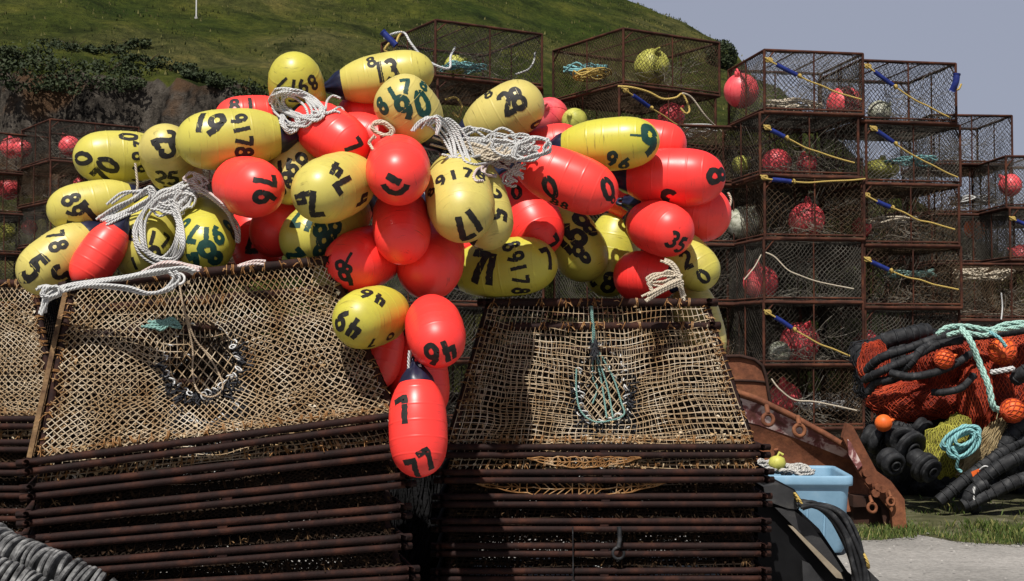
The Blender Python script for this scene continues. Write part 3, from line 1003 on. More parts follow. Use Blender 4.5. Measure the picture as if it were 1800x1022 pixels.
# pebbles on the gravel
M['stone'] = noisy('pebble_stone', [(.3, (.16, .15, .14)), (.7, (.42, .40, .37))], 3, rough=.9)
mb = MB(); r = random.Random(31)
for k in range(350):
    x = r.uniform(1.9, 7.2); y = r.uniform(9.5, 13.2); s_ = r.uniform(.005, .014) * (1.6 if r.random() < .06 else 1)
    c = Vector((x, y, s_ * .2))
    ring = [c + Vector((math.cos(t * 1.047 + .3) * s_ * r.uniform(.7, 1.2), math.sin(t * 1.047) * s_ * r.uniform(.7, 1.2), 0)) for t in range(6)]
    top = c + Vector((0, 0, s_ * .7))
    for t in range(6): mb.face([ring[t], ring[(t + 1) % 6], top], True)
tag(mb.build('gravel', M['stone']), 'loose pebbles scattered on the grey gravel', 'gravel', kind='stuff')


# ---------------------------------------------------------------- hill
def sst(a, b, x):
    t = max(0, min(1, (x - a) / (b - a))); return t * t * (3 - 2 * t)


def hill_z(x, y):
    ridge = 36.9 - .52 * (x - 13.4) if x < 21 else max(0, 36.9 - .52 * 7.6 - 2.2 * (x - 21))
    if x < 0: ridge = 36.9 + 7 + .40 * (-x)
    s_ = (y - 46) / 94
    s_ = max(0, s_)
    s_ = s_ if s_ < .92 else .92 + .08 * (1 - math.exp(-(s_ - .92) * 12))
    z = max(0, ridge) * s_
    # bank undercut by a rock face
    mk = sst(-8, -15, x)
    yc = 70 + 2.2 * nz((x * .16, 0, 3)) + 1.1 * nz((x * .5, 0, 8)) + .05 * (x + 14)
    z += mk * (4.6 * sst(yc - 1.6, yc, y) - 2.2 * sst(60, yc - 1.6, y) * 1.0 - 2.4 * sst(yc, yc + 22, y))
    z += .9 * nz((x * .09, y * .09, 1)) * min(1, s_ * 6) + .35 * nz((x * .3, y * .3, 6)) * min(1, s_ * 6)
    rock = mk * sst(yc - 4, yc - 2, y) * (1 - sst(yc + .2, yc + 1.2, y))
    z += rock * .8 * nz((x * .9, y * .9, 11)) + rock * .4 * nz((x * 2.4, y * 2.4, 15))
    return z


def hill_mat():
    m, nt, b = mat('hillside', (.06, .08, .02), .95, .1)
    tc = nd(nt, 'ShaderNodeTexCoord'); ge = nd(nt, 'ShaderNodeNewGeometry')
    def noi(sc, det=8, ro=.6, scale3=None):
        n = nd(nt, 'ShaderNodeTexNoise', Scale=sc, Detail=det, Roughness=ro)
        if scale3:
            mp = nd(nt, 'ShaderNodeMapping'); mp.inputs['Scale'].default_value = scale3
            nt.links.new(tc.outputs['Object'], mp.inputs[0]); nt.links.new(mp.outputs[0], n.inputs['Vector'])
        else: nt.links.new(tc.outputs['Object'], n.inputs['Vector'])
        return n
    big = noi(.05, 5); mid = noi(.35, 8, .65); fine = noi(2.2, 8, .7)
    c1 = ramp(nt, big.outputs['Fac'], [(.35, (.030, .046, .007)), (.5, (.053, .062, .012)), (.66, (.108, .096, .038))])
    c2 = ramp(nt, mid.outputs['Fac'], [(.32, (.28, .34, .28)), (.48, (.85, .9, .8)), (.68, (1.7, 1.5, 1.3))])
    c3 = ramp(nt, fine.outputs['Fac'], [(.3, (.45, .5, .4)), (.55, (1, 1, 1)), (.75, (1.6, 1.5, 1.3))])
    m1 = nd(nt, 'ShaderNodeMix', data_type='RGBA', blend_type='MULTIPLY'); m1.inputs[0].default_value = 1
    nt.links.new(c1.outputs[0], m1.inputs[6]); nt.links.new(c2.outputs[0], m1.inputs[7])
    m2 = nd(nt, 'ShaderNodeMix', data_type='RGBA', blend_type='MULTIPLY'); m2.inputs[0].default_value = 1
    nt.links.new(m1.outputs[2], m2.inputs[6]); nt.links.new(c3.outputs[0], m2.inputs[7])
    # bare rock on steep faces, brown scree beside it
    at_ = nd(nt, 'ShaderNodeAttribute', attribute_name='rock')
    rk = noi(1.1, 9, .75, (1, 1, .35)); rc = ramp(nt, rk.outputs['Fac'], [(.38, (.008, .007, .006)), (.5, (.060, .051, .041)), (.7, (.14, .122, .10))])
    br = noi(.22, 4); bc = ramp(nt, br.outputs['Fac'], [(.50, (0, 0, 0)), (.58, (1, 1, 1))])
    m3 = nd(nt, 'ShaderNodeMix', data_type='RGBA'); nt.links.new(bc.outputs[0], m3.inputs[0]); nt.links.new(rc.outputs[0], m3.inputs[6])
    ec = ramp(nt, mid.outputs['Fac'], [(.3, (.05, .03, .016)), (.7, (.14, .08, .045))]); nt.links.new(ec.outputs[0], m3.inputs[7])
    ad = nd(nt, 'ShaderNodeMath', operation='MULTIPLY_ADD'); ad.inputs[1].default_value = .6; nt.links.new(mid.outputs['Fac'], ad.inputs[0])
    sb = nd(nt, 'ShaderNodeMath', operation='SUBTRACT'); nt.links.new(at_.outputs['Fac'], sb.inputs[0]); sb.inputs[1].default_value = .3
    nt.links.new(sb.outputs[0], ad.inputs[2])
    mk = ramp(nt, ad.outputs[0], [(.38, (0, 0, 0)), (.5, (1, 1, 1))])
    m4 = nd(nt, 'ShaderNodeMix', data_type='RGBA'); nt.links.new(mk.outputs[0], m4.inputs[0]); nt.links.new(m2.outputs[2], m4.inputs[6]); nt.links.new(m3.outputs[2], m4.inputs[7])
    nt.links.new(m4.outputs[2], b.inputs['Base Color'])
    ad2 = nd(nt, 'ShaderNodeMath', operation='ADD'); nt.links.new(fine.outputs['Fac'], ad2.inputs[0]); nt.links.new(rk.outputs['Fac'], ad2.inputs[1])
    bp = nd(nt, 'ShaderNodeBump', Strength=.9, Distance=.5); nt.links.new(ad2.outputs[0], bp.inputs['Height']); nt.links.new(bp.outputs[0], b.inputs['Normal'])
    return m


mb = MB(); rows = []
xs = [-130 + i * 2.5 for i in range(28)] + [-60 + i * .55 for i in range(150)] + [22.5 + i * 2.5 for i in range(40)]
ys = [46 + i * 1.6 for i in range(10)] + [62 + i * .38 for i in range(40)] + [77.5 + i * 1.3 for i in range(60)] + [158, 175, 200]
rk = []
for y in ys:
    row = []
    for x in xs:
        row.append(Vector((x, y, hill_z(x, y) - .03)))
        yc = 70 + 2.2 * nz((x * .16, 0, 3)) + 1.1 * nz((x * .5, 0, 8)) + .05 * (x + 14)
        rk.append(sst(-9, -14, x) * sst(60, 63, y) * (1 - sst(yc - .4 + .6 * nz((x, y, 2), .5), yc + .5, y)))
    rows.append(row)
mb.quadgrid(rows)
hill = mb.build('hill', hill_mat()); tag(hill, kind='structure')
a_ = hill.data.attributes.new('rock', 'FLOAT', 'POINT'); a_.data.foreach_set('value', np.array(rk, dtype=np.float32))

# tussocks over the slope
M['tussock'] = blade_mat('tussock_blade', (.03, .05, .009), (.085, .09, .026))
mb = MB(); r = random.Random(12)
for k in range(34000):
    x = r.uniform(-52, 26); y = 60 + 85 * r.random() ** 1.3
    yc = 70 + .05 * (x + 14)
    if x < -9 and y < yc + 1: continue
    if nz((x * .22, y * .22, 20)) + r.uniform(-.35, .35) < 0: continue
    z = hill_z(x, y) - .05; s_ = r.uniform(.10, .26)
    for j in range(2):
        a = r.uniform(0, 2 * PI); d = Vector((math.cos(a), math.sin(a), 0)) * s_ * .3
        p = Vector((x + r.uniform(-.3, .3), y + r.uniform(-.3, .3), z))
        mb.face([p - d, p + d, p + d * .3 + Vector((r.uniform(-.2, .2) * s_, -.3 * s_, s_ * r.uniform(.6, 1.1)))], True)
tag(mb.build('grass_tussocks', M['tussock']), 'rough tussock grass covering the hillside', 'grass', kind='stuff')

# low shrubs along the top of the rock face
M['leaf'] = noisy('shrub_leaf', [(.3, (.010, .019, .005)), (.7, (.028, .038, .010))], 1.5, 4, rough=.7)
M['twig'] = noisy('shrub_stem', [(.3, (.03, .02, .012)), (.7, (.07, .05, .03))], 8, rough=.9)
SH = [(128, 88, .5), (200, 98, .45), (60, 120, .7), (105, 150, .8), (160, 160, .7), (25, 165, .7), (190, 130, .55), (260, 112, .45), (300, 128, .4), (350, 142, .4), (395, 158, .4), (232, 85, .35),
      (20, 110, .6), (70, 185, .6), (215, 168, .5), (450, 175, .45)]
posn = ['on the rim above the bare brown scar', 'at the head of the scar', 'on the upper bank', 'in the dark clump over the cliff', 'at the cliff edge over grey rock', 'at the far end of the bank', 'beside the scar', 'on the ridge of the rock face',
        'midway along the rock rim', 'further along the rock rim', 'near the low end of the rim', 'highest above the scar', 'near the frame edge on the bank', 'low on the cliff face', 'on a ledge of the cliff', 'where the rim meets the grass']
r = random.Random(77)
for i, (px, py, s0) in enumerate(SH):
    d = ray(px, py)
    y = 60.0
    while y < 140:
        p = EYE + d * (y / d.y)
        if p.z < hill_z(p.x, p.y) - .1: break
        y += .25
    s_ = s0 * 2.0
    base = Vector((p.x, p.y, hill_z(p.x, p.y) - .1))
    root = empty('shrub', base, 0, f'low dark green shrub {posn[i]}', 'shrub', 'shrubs above the rock face')
    mb = MB()
    for k in range(6):
        a = r.uniform(0, 2 * PI); mb.tube([Vector((0, 0, 0)), Vector((math.cos(a) * s_ * .4, math.sin(a) * s_ * .4, s_ * .35)), Vector((math.cos(a) * s_ * .8, math.sin(a) * s_ * .6, s_ * .6))], .03, 5, rfun=lambda t: 1 - .7 * t)
    mb.build('stem', M['twig'], root)
    mb = MB()
    lobes = [(Vector((r.uniform(-1.5, 1.5), r.uniform(-1.1, .6), r.uniform(-.1, .45))) * s_, s_ * r.uniform(.35, .65)) for _ in range(9)]
    for k in range(620):
        c, q = r.choice(lobes)
        v = Vector((r.gauss(0, 1), r.gauss(0, 1), r.gauss(0, 1))).normalized() * q * r.uniform(.55, 1.08); v.z *= .5
        o = c + v; l = r.uniform(.06, .13)
        t1 = Vector((r.uniform(-1, 1), r.uniform(-1, 1), r.uniform(-1, 1))).normalized() * l; t2 = t1.orthogonal().normalized() * l * .6
        mb.face([o - t1, o + t2, o + t1, o - t2], True)
    mb.build('foliage', M['leaf'], root)

# white marker post standing on the slope
d = ray(345, 33); y = 60
while y < 150 and (EYE + d * (y / d.y)).z > hill_z((EYE + d * (y / d.y)).x, y): y += .25
p = EYE + d * (y / d.y)
root = empty('marker_post', p, 0, 'thin white marker post standing on the grassy hillside', 'post')
mb = MB(); mb.tube([Vector((0, 0, -.2)), Vector((0, 0, 2.6))], .045, 8); mb.box((0, 0, 2.62), (.12, .12, .04)); mb.build('post', M['whitering'], root)
mb = MB(); mb.tube([Vector((0, 0, -.1)), Vector((0, 0, .1))], .12, 8); mb.build('foot', M['stone'], root)

# rounded bush breaking the skyline by the pots
d = ray(1268, 100); p = EYE + d * (112 / d.y); p.z = hill_z(p.x, p.y)
root = empty('shrub', p, 0, 'rounded dark bush on the skyline beside the tall pots', 'shrub', 'shrubs above the rock face')
mb = MB(); mb.tube([Vector((0, 0, -.5)), Vector((0, 0, 1))], .12, 6, rfun=lambda t: 1 - .5 * t); mb.build('stem', M['twig'], root)
mb = MB()
top = (EYE + ray(1272, 72) * (112 / ray(1272, 72).y)).z - p.z
for k in range(2600):
    v = Vector((r.gauss(0, 1), r.gauss(0, 1), r.gauss(0, 1))).normalized() * r.uniform(.7, 1.05)
    o = Vector((v.x * 1.3, v.y * 1.3, top * .45 + v.z * top * .55 + .15 * nz(v, 3))); l = r.uniform(.08, .16)
    t1 = Vector((r.uniform(-1, 1), r.uniform(-1, 1), r.uniform(-1, 1))).normalized() * l; t2 = t1.orthogonal().normalized() * l * .6
    mb.face([o - t1, o + t2, o + t1, o - t2], True)
mb.build('foliage', M['leaf'], root)
# ---------------------------------------------------------------- ropes lying over the heap
allv = []; allf = []
for o in list(col.objects):
    if o.type == 'MESH' and o.name.split('.')[0] in ('body', 'rope_end') and o.parent and o.parent.name.startswith('buoy'):
        mw = o.parent.matrix_world
        b0 = len(allv)
        allv.extend([mw @ v.co for v in o.data.vertices]); allf.extend([tuple(b0 + i for i in p.vertices) for p in o.data.polygons])
HEAP = BVHTree.FromPolygons(allv, allf)


def surf_y(px, py, default):
    d = ray(px, py).normalized()
    loc, n, i, dist = HEAP.ray_cast(EYE, d)
    return default if loc is None else min(loc.y, default)


def rope(mb, pts, n=1, spread=5, r=.0078, seed=0, Y=None, Ydef=8.3, dense=7, lift=1.0, closed=False, wob=1.0, vary=.16):
    rg = random.Random(seed)
    for k in range(n):
        off = (rg.gauss(0, spread * .6), rg.gauss(0, spread * .6))
        base = [(x + off[0] + rg.gauss(0, spread * .35) * wob, y + off[1] + rg.gauss(0, spread * .35) * wob, 0) for x, y in pts]
        if closed:
            mx_ = sum(q[0] for q in base) / len(base); my_ = sum(q[1] for q in base) / len(base); sc = rg.uniform(1 - vary, 1 + vary); tl = rg.uniform(-vary, vary) * 1.2
            base = [(mx_ + ((x - mx_) * math.cos(tl) - (y - my_) * math.sin(tl)) * sc, my_ + ((x - mx_) * math.sin(tl) + (y - my_) * math.cos(tl)) * sc * rg.uniform(.97, 1.03), 0) for x, y, _ in base]
        P = crv(base, dense, closed)
        if Y is not None: ys = [Y - .012 * (k % 4) for _ in P]
        else:
            ys = [surf_y(p.x, p.y, Ydef) for p in P]
            # the rope cannot jump in depth: bridge hollows
            for _ in range(2):
                ys = [min(ys[i], (ys[max(0, i - 2)] + ys[min(len(ys) - 1, i + 2)]) / 2) for i in range(len(ys))]
            ys = [sum(ys[max(0, i - 2):i + 3]) / len(ys[max(0, i - 2):i + 3]) for i in range(len(ys))]
            ys = [y - r * (1.2 + lift * (.6 * (k % 4))) for y in ys]
        mb.tube([at(p.x, p.y, y) for p, y in zip(P, ys)], r, 7, closed=closed)


def ell(cx, cy, rx, ry, tilt=0, n=12, a0=0, a1=360):
    t = R(tilt); out = []
    for i in range(n):
        a = R(a0 + (a1 - a0) * i / (n if a1 - a0 == 360 else n - 1))
        x, y = rx * math.cos(a), ry * math.sin(a)
        out.append((cx + x * math.cos(t) - y * math.sin(t), cy - (x * math.sin(t) + y * math.cos(t))))
    return out


def rope_thing(name, m, label, fn, cat='rope'):
    mb = MB(); fn(mb)
    o = mb.build(name, M[m]); tag(o, label, cat, 'ropes lying over the buoy heap')
    return o


def _a(mb):
    rope(mb, [(172, 386), (205, 366), (240, 346), (262, 334), (268, 346), (246, 362), (220, 374), (182, 388)], 6, 5, seed=1, Ydef=7.65)
    rope(mb, [(190, 360), (215, 345), (240, 338), (258, 340)], 2, 4, seed=2, Ydef=7.65)
rope_thing('rope_coil', 'white_rope', 'thin white rope bunch lying on the yellow 891 buoy', _a, 'rope coil')
rope_thing('thin_line', 'beige_rope', 'thin beige line hanging down beside the painted 70', lambda mb: rope(mb, [(238, 286), (240, 305), (241, 328), (236, 345)], 1, 1, r=.007, seed=3, Ydef=7.65))


def _b(mb):
    rope(mb, [(318, 344), (285, 350), (258, 375), (246, 410), (258, 440), (288, 454), (308, 436), (313, 400), (308, 362)], 8, 6, seed=4, Ydef=7.65, closed=True)
    rope(mb, ell(303, 352, 34, 15, 12), 6, 6, seed=5, Ydef=7.65, closed=True)
    rope(mb, [(265, 352), (300, 335), (330, 322)], 4, 5, seed=6, Ydef=7.65)
    rope(mb, [(330, 340), (318, 360), (322, 372), (306, 378)], 2, 4, seed=61, Ydef=7.65)
rope_thing('rope_coil', 'white_rope', 'large white rope coil hanging in a loop over the 817 buoy', _b, 'rope coil')


def _c(mb):
    rope(mb, [(338, 318), (350, 332), (372, 348), (398, 372), (413, 400), (419, 424)], 5, 4.5, seed=7, Ydef=7.65)
    rope(mb, ell(345, 318, 18, 9, -25), 3, 4, seed=8, Ydef=7.65, closed=True)
    rope(mb, [(342, 302), (346, 318), (352, 332)], 2, 3, seed=9, Ydef=7.65)
rope_thing('rope_hank', 'pink_rope', 'pink flecked rope hank trailing down beside the red 76', _c)


def _d(mb):
    rope(mb, [(78, 548), (84, 524), (112, 506), (165, 497), (225, 488), (275, 478), (322, 474), (342, 480)], 7, 5, seed=10, Y=7.0)
    rope(mb, [(92, 518), (150, 504), (215, 506), (255, 516), (290, 510), (309, 492), (300, 478)], 4, 5, seed=11, Y=6.98)
    rope(mb, [(74, 552), (80, 530), (96, 514), (118, 508)], 3, 5, seed=12, Y=6.97)
    rope(mb, ell(92, 514, 16, 9, 20), 3, 3, seed=13, Y=6.95, closed=True)
    rope(mb, [(66, 506), (80, 500), (96, 508)], 2, 3, seed=14, Y=7.0)
rope_thing('rope_hank', 'white_rope', 'long pale rope hank draped along the top bar of the tilted pot', _d)
rope_thing('rope_hank', 'pink_rope', 'pinkish rope strands bunched behind the long pale hank', lambda mb: (rope(mb, [(248, 484), (285, 466), (318, 466), (350, 476)], 5, 4, seed=15, Y=7.1), rope(mb, [(420, 466), (445, 460), (465, 462)], 3, 3, seed=16, Y=7.3)))


def _e(mb):
    rope(mb, ell(526, 184, 44, 20, -16), 8, 6, seed=17, closed=True, Ydef=7.9)
    rope(mb, ell(516, 192, 34, 24, -30), 3, 5, seed=18, closed=True, Ydef=7.9)
    rope(mb, ell(510, 214, 14, 18, 10), 4, 4, seed=19, closed=True, Ydef=7.9)
    rope(mb, [(545, 200), (575, 198), (592, 192), (602, 196)], 2, 3, seed=20, Ydef=7.9)
    rope(mb, [(572, 192), (574, 175), (584, 168), (598, 172)], 1, 2, seed=21, Ydef=7.9)
rope_thing('rope_coil', 'white_rope', 'white rope coil wrapped over the upside down 8917 buoy', _e, 'rope coil')


def _f(mb):
    rg = random.Random(23)
    for k in range(8):
        x = 738 + k * 6
        rope(mb, [(x - 10, 224), (x + 6, 210 + rg.uniform(-5, 5)), (x + 28, 224 + rg.uniform(-4, 4)), (x + 44, 250), (x + 52 + rg.uniform(-8, 8), 280)], 1, 3, seed=30 + k, Ydef=7.75)
    rope(mb, [(726, 230), (740, 213), (764, 205), (772, 216), (768, 236)], 2, 3, seed=40, Ydef=7.5)
    for k in range(12):
        y = 244 + rg.uniform(0, 30)
        rope(mb, [(790 + rg.uniform(-20, 10), y), (825, y + rg.uniform(-18, 12)), (865, y + rg.uniform(-16, 14)), (905, y + rg.uniform(-18, 12)), (945, 264 + rg.uniform(-12, 10))], 1, 5, seed=50 + k, Ydef=7.95)
    for k in range(10):
        rope(mb, ell(rg.uniform(790, 930), rg.uniform(244, 284), rg.uniform(12, 34), rg.uniform(8, 18), rg.uniform(-40, 40)), 1, 5, seed=150 + k, closed=True, Ydef=7.9)
    rope(mb, ell(932, 262, 30, 15, 15), 4, 5, seed=70, closed=True, Ydef=7.8)
    rope(mb, ell(895, 260, 26, 14, -10), 3, 5, seed=71, closed=True, Ydef=7.85)
    rope(mb, [(800, 240), (812, 232), (826, 226), (834, 232)], 2, 3, seed=72, Ydef=7.9)
rope_thing('rope_tangle', 'white_rope', 'wide tangle of white rope in the middle between buoys 90 and 28', _f, 'rope tangle')
rope_thing('rope_hank', 'beige_rope', 'beige rope strands mixed through the white tangle', lambda mb: [rope(mb, [(760 + 14 * k, 250 + 5 * (k % 3)), (800 + 12 * k, 262 - 6 * (k % 2)), (838 + 12 * k, 270 + 4 * (k % 3)), (860 + 14 * k, 256 + 9 * (k % 2))], 2, 6, seed=170 + k, Ydef=7.85) for k in range(5)])


def _f2(mb):
    rg = random.Random(24)
    for k in range(30):
        cx, cy = rg.uniform(845, 928), rg.uniform(262, 318)
        rope(mb, ell(cx, cy, rg.uniform(10, 26), rg.uniform(6, 14), rg.uniform(-40, 40), 8, rg.uniform(0, 90), rg.uniform(200, 320)), 1, 3, seed=80 + k, Ydef=8.0, r=.008)
rope_thing('rope_tangle', 'pink_rope', 'pinkish snarl of thin rope under the white tangle by the red zero buoy', _f2, 'rope tangle')
rope_thing('rope_coil', 'beige_rope', 'small beige rope coil at the upper side of the round looking red buoy', lambda mb: (rope(mb, ell(672, 226, 18, 10, -15), 4, 3, seed=101, closed=True, Ydef=7.6), rope(mb, [(655, 262), (650, 252), (654, 244), (660, 240)], 2, 2, seed=102, Ydef=7.4)), 'rope coil')


def _g(mb):
    rope(mb, [(1166, 458), (1180, 462), (1192, 480), (1198, 505), (1202, 522)], 4, 3.5, seed=103, Ydef=8.25)
    rope(mb, ell(1168, 490, 26, 8, 14), 4, 4, seed=104, closed=True, Ydef=8.25)
    rope(mb, [(1134, 526), (1158, 512), (1184, 500), (1198, 496)], 6, 5, seed=105, Ydef=8.2)
    rope(mb, [(1146, 512), (1140, 498), (1146, 492)], 2, 2, seed=106, Ydef=8.2)
rope_thing('rope_hank', 'beige_rope', 'knotted pale rope hank over the top bar of the level pot', _g)
rope_thing('thin_line', 'white_rope', 'doubled white rope holding the lowest red buoy', lambda mb: (rope(mb, [(721, 618), (720, 640), (723, 662), (731, 670)], 2, 2, seed=107, Y=7.22, r=.008), rope(mb, [(736, 640), (742, 655), (742, 668)], 1, 1, seed=108, Y=7.2, r=.008)))
rope_thing('thin_line', 'beige_rope', 'stiff pale line curving out beyond the large red end buoy', lambda mb: (rope(mb, [(1280, 338), (1286, 352), (1278, 372), (1256, 388)], 1, 1, seed=109, Y=8.8, r=.008)))
# ---------------------------------------------------------------- old box pots stacked at the back
def box_P(W, H, side):
    c, s_ = [(1, 0), (0, 1), (-1, 0), (0, -1)][side]

    def P(u, v, d=0.0):
        p = Vector(((u - .5) * W, -W / 2 - d, v * H))
        return Vector((c * p.x - s_ * p.y, s_ * p.x + c * p.y, p.z))
    return P


def box_frame(W, H):
    mb = MB(); h = W / 2; r_ = .021
    C = [Vector((sx * h, sy * h, 0)) for sx, sy in ((-1, -1), (1, -1), (1, 1), (-1, 1))]
    up = Vector((0, 0, H))
    for i in range(4):
        a, b_ = C[i], C[(i + 1) % 4]
        mb.tube([a, b_], r_ * 1.15, 6); mb.tube([a + up, b_ + up], r_, 6); mb.tube([a, a + up], r_ * 1.05, 6)
        mb.tube([a + up * .06, b_ + up * .06], r_ * .7, 5)
        m = (a + b_) / 2; mb.tube([m, m + up], r_ * .62, 5)
        # gusset bars at the corners
        d = (b_ - a).normalized()
        mb.tube([a + up * .78, a + d * .18 * W * .6 + up], r_ * .55, 5)
    for k in (-.17, .17):
        mb.tube([Vector((k * W, -h, 0)), Vector((k * W, h, 0))], r_ * .7, 5); mb.tube([Vector((k * W, -h, H)), Vector((k * W, h, H))], r_ * .6, 5)
    return mb


def box_net(W, H, side, seed, cell=.062, rad=.0032, tunnel=False, sag=0.05):
    P = box_P(W, H, side); mb = MB(); ph = seed * 3.7; rg = random.Random(seed)
    asp = W / H; N = int((W + H) / cell * .72)

    def q(u, v):
        e = min(u, 1 - u, v, 1 - v); k = min(1, e * 7)
        du = .06 * nz((u * 3, v * 3, ph), 1) * k; dv = -.05 * math.sin(PI * u) * k + .09 * nz((u * 3, v * 3, ph + 20), 1) * k
        d = (.03 * nz((u * 4, v * 4, ph + 40), 1)) * k
        if tunnel:
            rr = math.hypot((u - .5) * asp, (v - .55))
            d -= .30 * math.exp(-(rr / .33) ** 2) * k
        return P(u + du, v + dv, d - .012)
    for sgn in (1, -1):
        for k in range(N + 1):
            if rg.random() < .04: continue
            w_ = k / N * (1 + asp); pts = []
            for t in range(10):
                y = t / 9; x = (w_ - y) if sgn == 1 else (w_ - 1 + y)
                if -.04 <= x / asp <= 1.04: pts.append(q(min(max(x / asp, 0), 1), y))
            if len(pts) > 1: mb.tube(pts, rad, 3, cap=False)
    # selvedge lacing along the bottom and top bars
    for v in (.02, .975):
        mb.tube([P(t / 12, v + .01 * rg.uniform(-1, 1), -.004) for t in range(13)], rad * 1.8, 4, cap=False)
    return mb


def flat_net(W, z, seed, cell=.075, rad=.0033):
    mb = MB(); n = int(W / cell); h = W / 2
    for k in range(n + 1):
        a = -h + W * k / n
        mb.tube([Vector((a, -h, z)), Vector((a + .02 * nz((a, z, seed), 3), 0, z - .03)), Vector((a, h, z))], rad, 3, cap=False)
        mb.tube([Vector((-h, a, z)), Vector((0, a + .02 * nz((a, z, seed + 5), 3), z - .03)), Vector((h, a, z))], rad, 3, cap=False)
    return mb


KINDS = {}


def pot_kind(key, W, H, netmat, seed, tunnel):
    d = {'W': W, 'H': H, 'parts': []}
    me = box_frame(W, H).mesh('frame'); me.materials.append(M['rust_pot']); d['parts'].append(('frame', me))
    mb = MB()
    for sd in range(4):
        me = box_net(W, H, sd, seed + sd, cell=.050 + .006 * (seed % 3), rad=.0042, tunnel=(tunnel and sd in (0, 2))).mesh('side_net'); me.materials.append(M[netmat]); d['parts'].append(('side_net', me))
    mb = MB(); rg = random.Random(seed + 77)
    for k in range(60):      # slack tunnel netting and loose mesh inside
        sd = rg.choice((0, 0, 1, 2, 3)); P = box_P(W, H, sd); u0 = rg.uniform(.05, .95); v0 = rg.choice((.03, .97, rg.uniform(.1, .9)))
        d0 = rg.uniform(-.05, 0); tgt = (.5 + rg.uniform(-.2, .2), .5 + rg.uniform(-.15, .15), -W * rg.uniform(.15, .38))
        pts = [P(u0 + (tgt[0] - u0) * t + .03 * rg.uniform(-1, 1), v0 + (tgt[1] - v0) * t - .12 * math.sin(PI * t) + .03 * rg.uniform(-1, 1), d0 + (tgt[2] - d0) * t) for t in (0, .25, .5, .75, 1)]
        mb.tube(crv(pts, 3), .0034, 3, cap=False)
    for k in range(30):
        c = Vector((rg.uniform(-.4, .4) * W, rg.uniform(-.4, .4) * W, .05 + .15 * rg.random() ** 2)); q = rg.uniform(.05, .2)
        mb.tube(crv([c + Vector((math.cos(a) * q, math.sin(a) * q * .8, rg.uniform(-.03, .06))) for a in (0, 1.3, 2.6, 4, 5.2)], 3, True), .006, 3, closed=True)
    me = mb.mesh('tunnel_net'); me.materials.append(M['gauze_light']); d['parts'].append(('tunnel_net', me))
    me = flat_net(W, H - .01, seed).mesh('top_net'); me.materials.append(M[netmat]); d['parts'].append(('top_net', me))
    me = flat_net(W, .03, seed + 9, .042, .0055).mesh('bottom_net'); me.materials.append(M[netmat]); d['parts'].append(('bottom_net', me))
    KINDS[key] = d


M['gauze_light'] = noisy('bleached_net', [(.3, (.05, .042, .032)), (.55, (.17, .15, .12)), (.8, (.38, .36, .32))], 4, rough=.9, spec=.1, rnd_amt=30)
M['rust_pot'] = noisy('rusted_pot_bar', [(.25, (.014, .006, .004)), (.5, (.05, .018, .011)), (.8, (.13, .045, .022))], 5, 8, rough=.85, spec=.2, rnd_amt=40)
for j, nm in enumerate(('gauze_dark', 'gauze_grey', 'gauze_brown')):
    pot_kind('a%d' % j, 1.53, .905, nm, 100 + j * 11, j != 1)
    pot_kind('m%d' % j, 2.0, .895, nm, 200 + j * 11, j != 0)


def box_pot(kind, loc, rz, label, group):
    d = KINDS[kind]
    root = empty('crab_pot', loc, rz, label, 'crab pot', group)
    for nm, me in d['parts']: link_mesh(nm, me, root)
    return root


def strap(root, W, H, side, seed, a=(.03, .82), b=(1.0, .06), m='yellow_rope', sleeve=True):
    """door tie across one face: rope with a blue hose sleeve"""
    rg = random.Random(seed); P = box_P(W, H, side); mb = MB()
    pts = [P(a[0] - .05, a[1] + .06, .03), P(a[0], a[1], .045)]
    for i in range(1, 8):
        t = i / 7; pts.append(P(a[0] + (b[0] - a[0]) * t, a[1] + (b[1] - a[1]) * t - .07 * math.sin(PI * t) * rg.uniform(.6, 1.1), .05))
    path = crv(pts, 4)
    mb.tube(path, .0125, 6)
    Mx = Matrix.Rotation(R(90), 3, 'X')
    for j in range(3): mb.ring(P(a[0] - .02 + .012 * j, a[1] + .02, .03), .03, .011, Mx @ Matrix.Rotation(rg.uniform(-.5, .5), 3, 'Y'), 10, 5)
    o = mb.build('door_tie', M[m], root)
    if sleeve:
        k0 = int(len(path) * rg.uniform(.17, .22)); k1 = k0 + int(len(path) * rg.uniform(.16, .22))
        mb = MB(); mb.tube(path[k0:k1], .034, 8); mb.build('hose_sleeve', M['blue'], o)
        mb = MB()
        for j in range(3): mb.ring(path[min(k1, len(path) - 1)] + Vector((rg.uniform(-.01, .01), 0, .006 * j)), .024, .012, Matrix.Rotation(R(70), 3, 'Y'), 9, 5)
        mb.build('knot', M[m], o)


def corner_center(px, Y, th, W):
    x = (px - 900) / F * Y
    c, s_ = math.cos(th), math.sin(th)
    return Vector((x + W / 2 * (c - s_), Y + W / 2 * (s_ + c), 0))


ORDW = ['top', 'second', 'third', 'fourth', 'fifth', 'sixth', 'seventh', 'lowest']


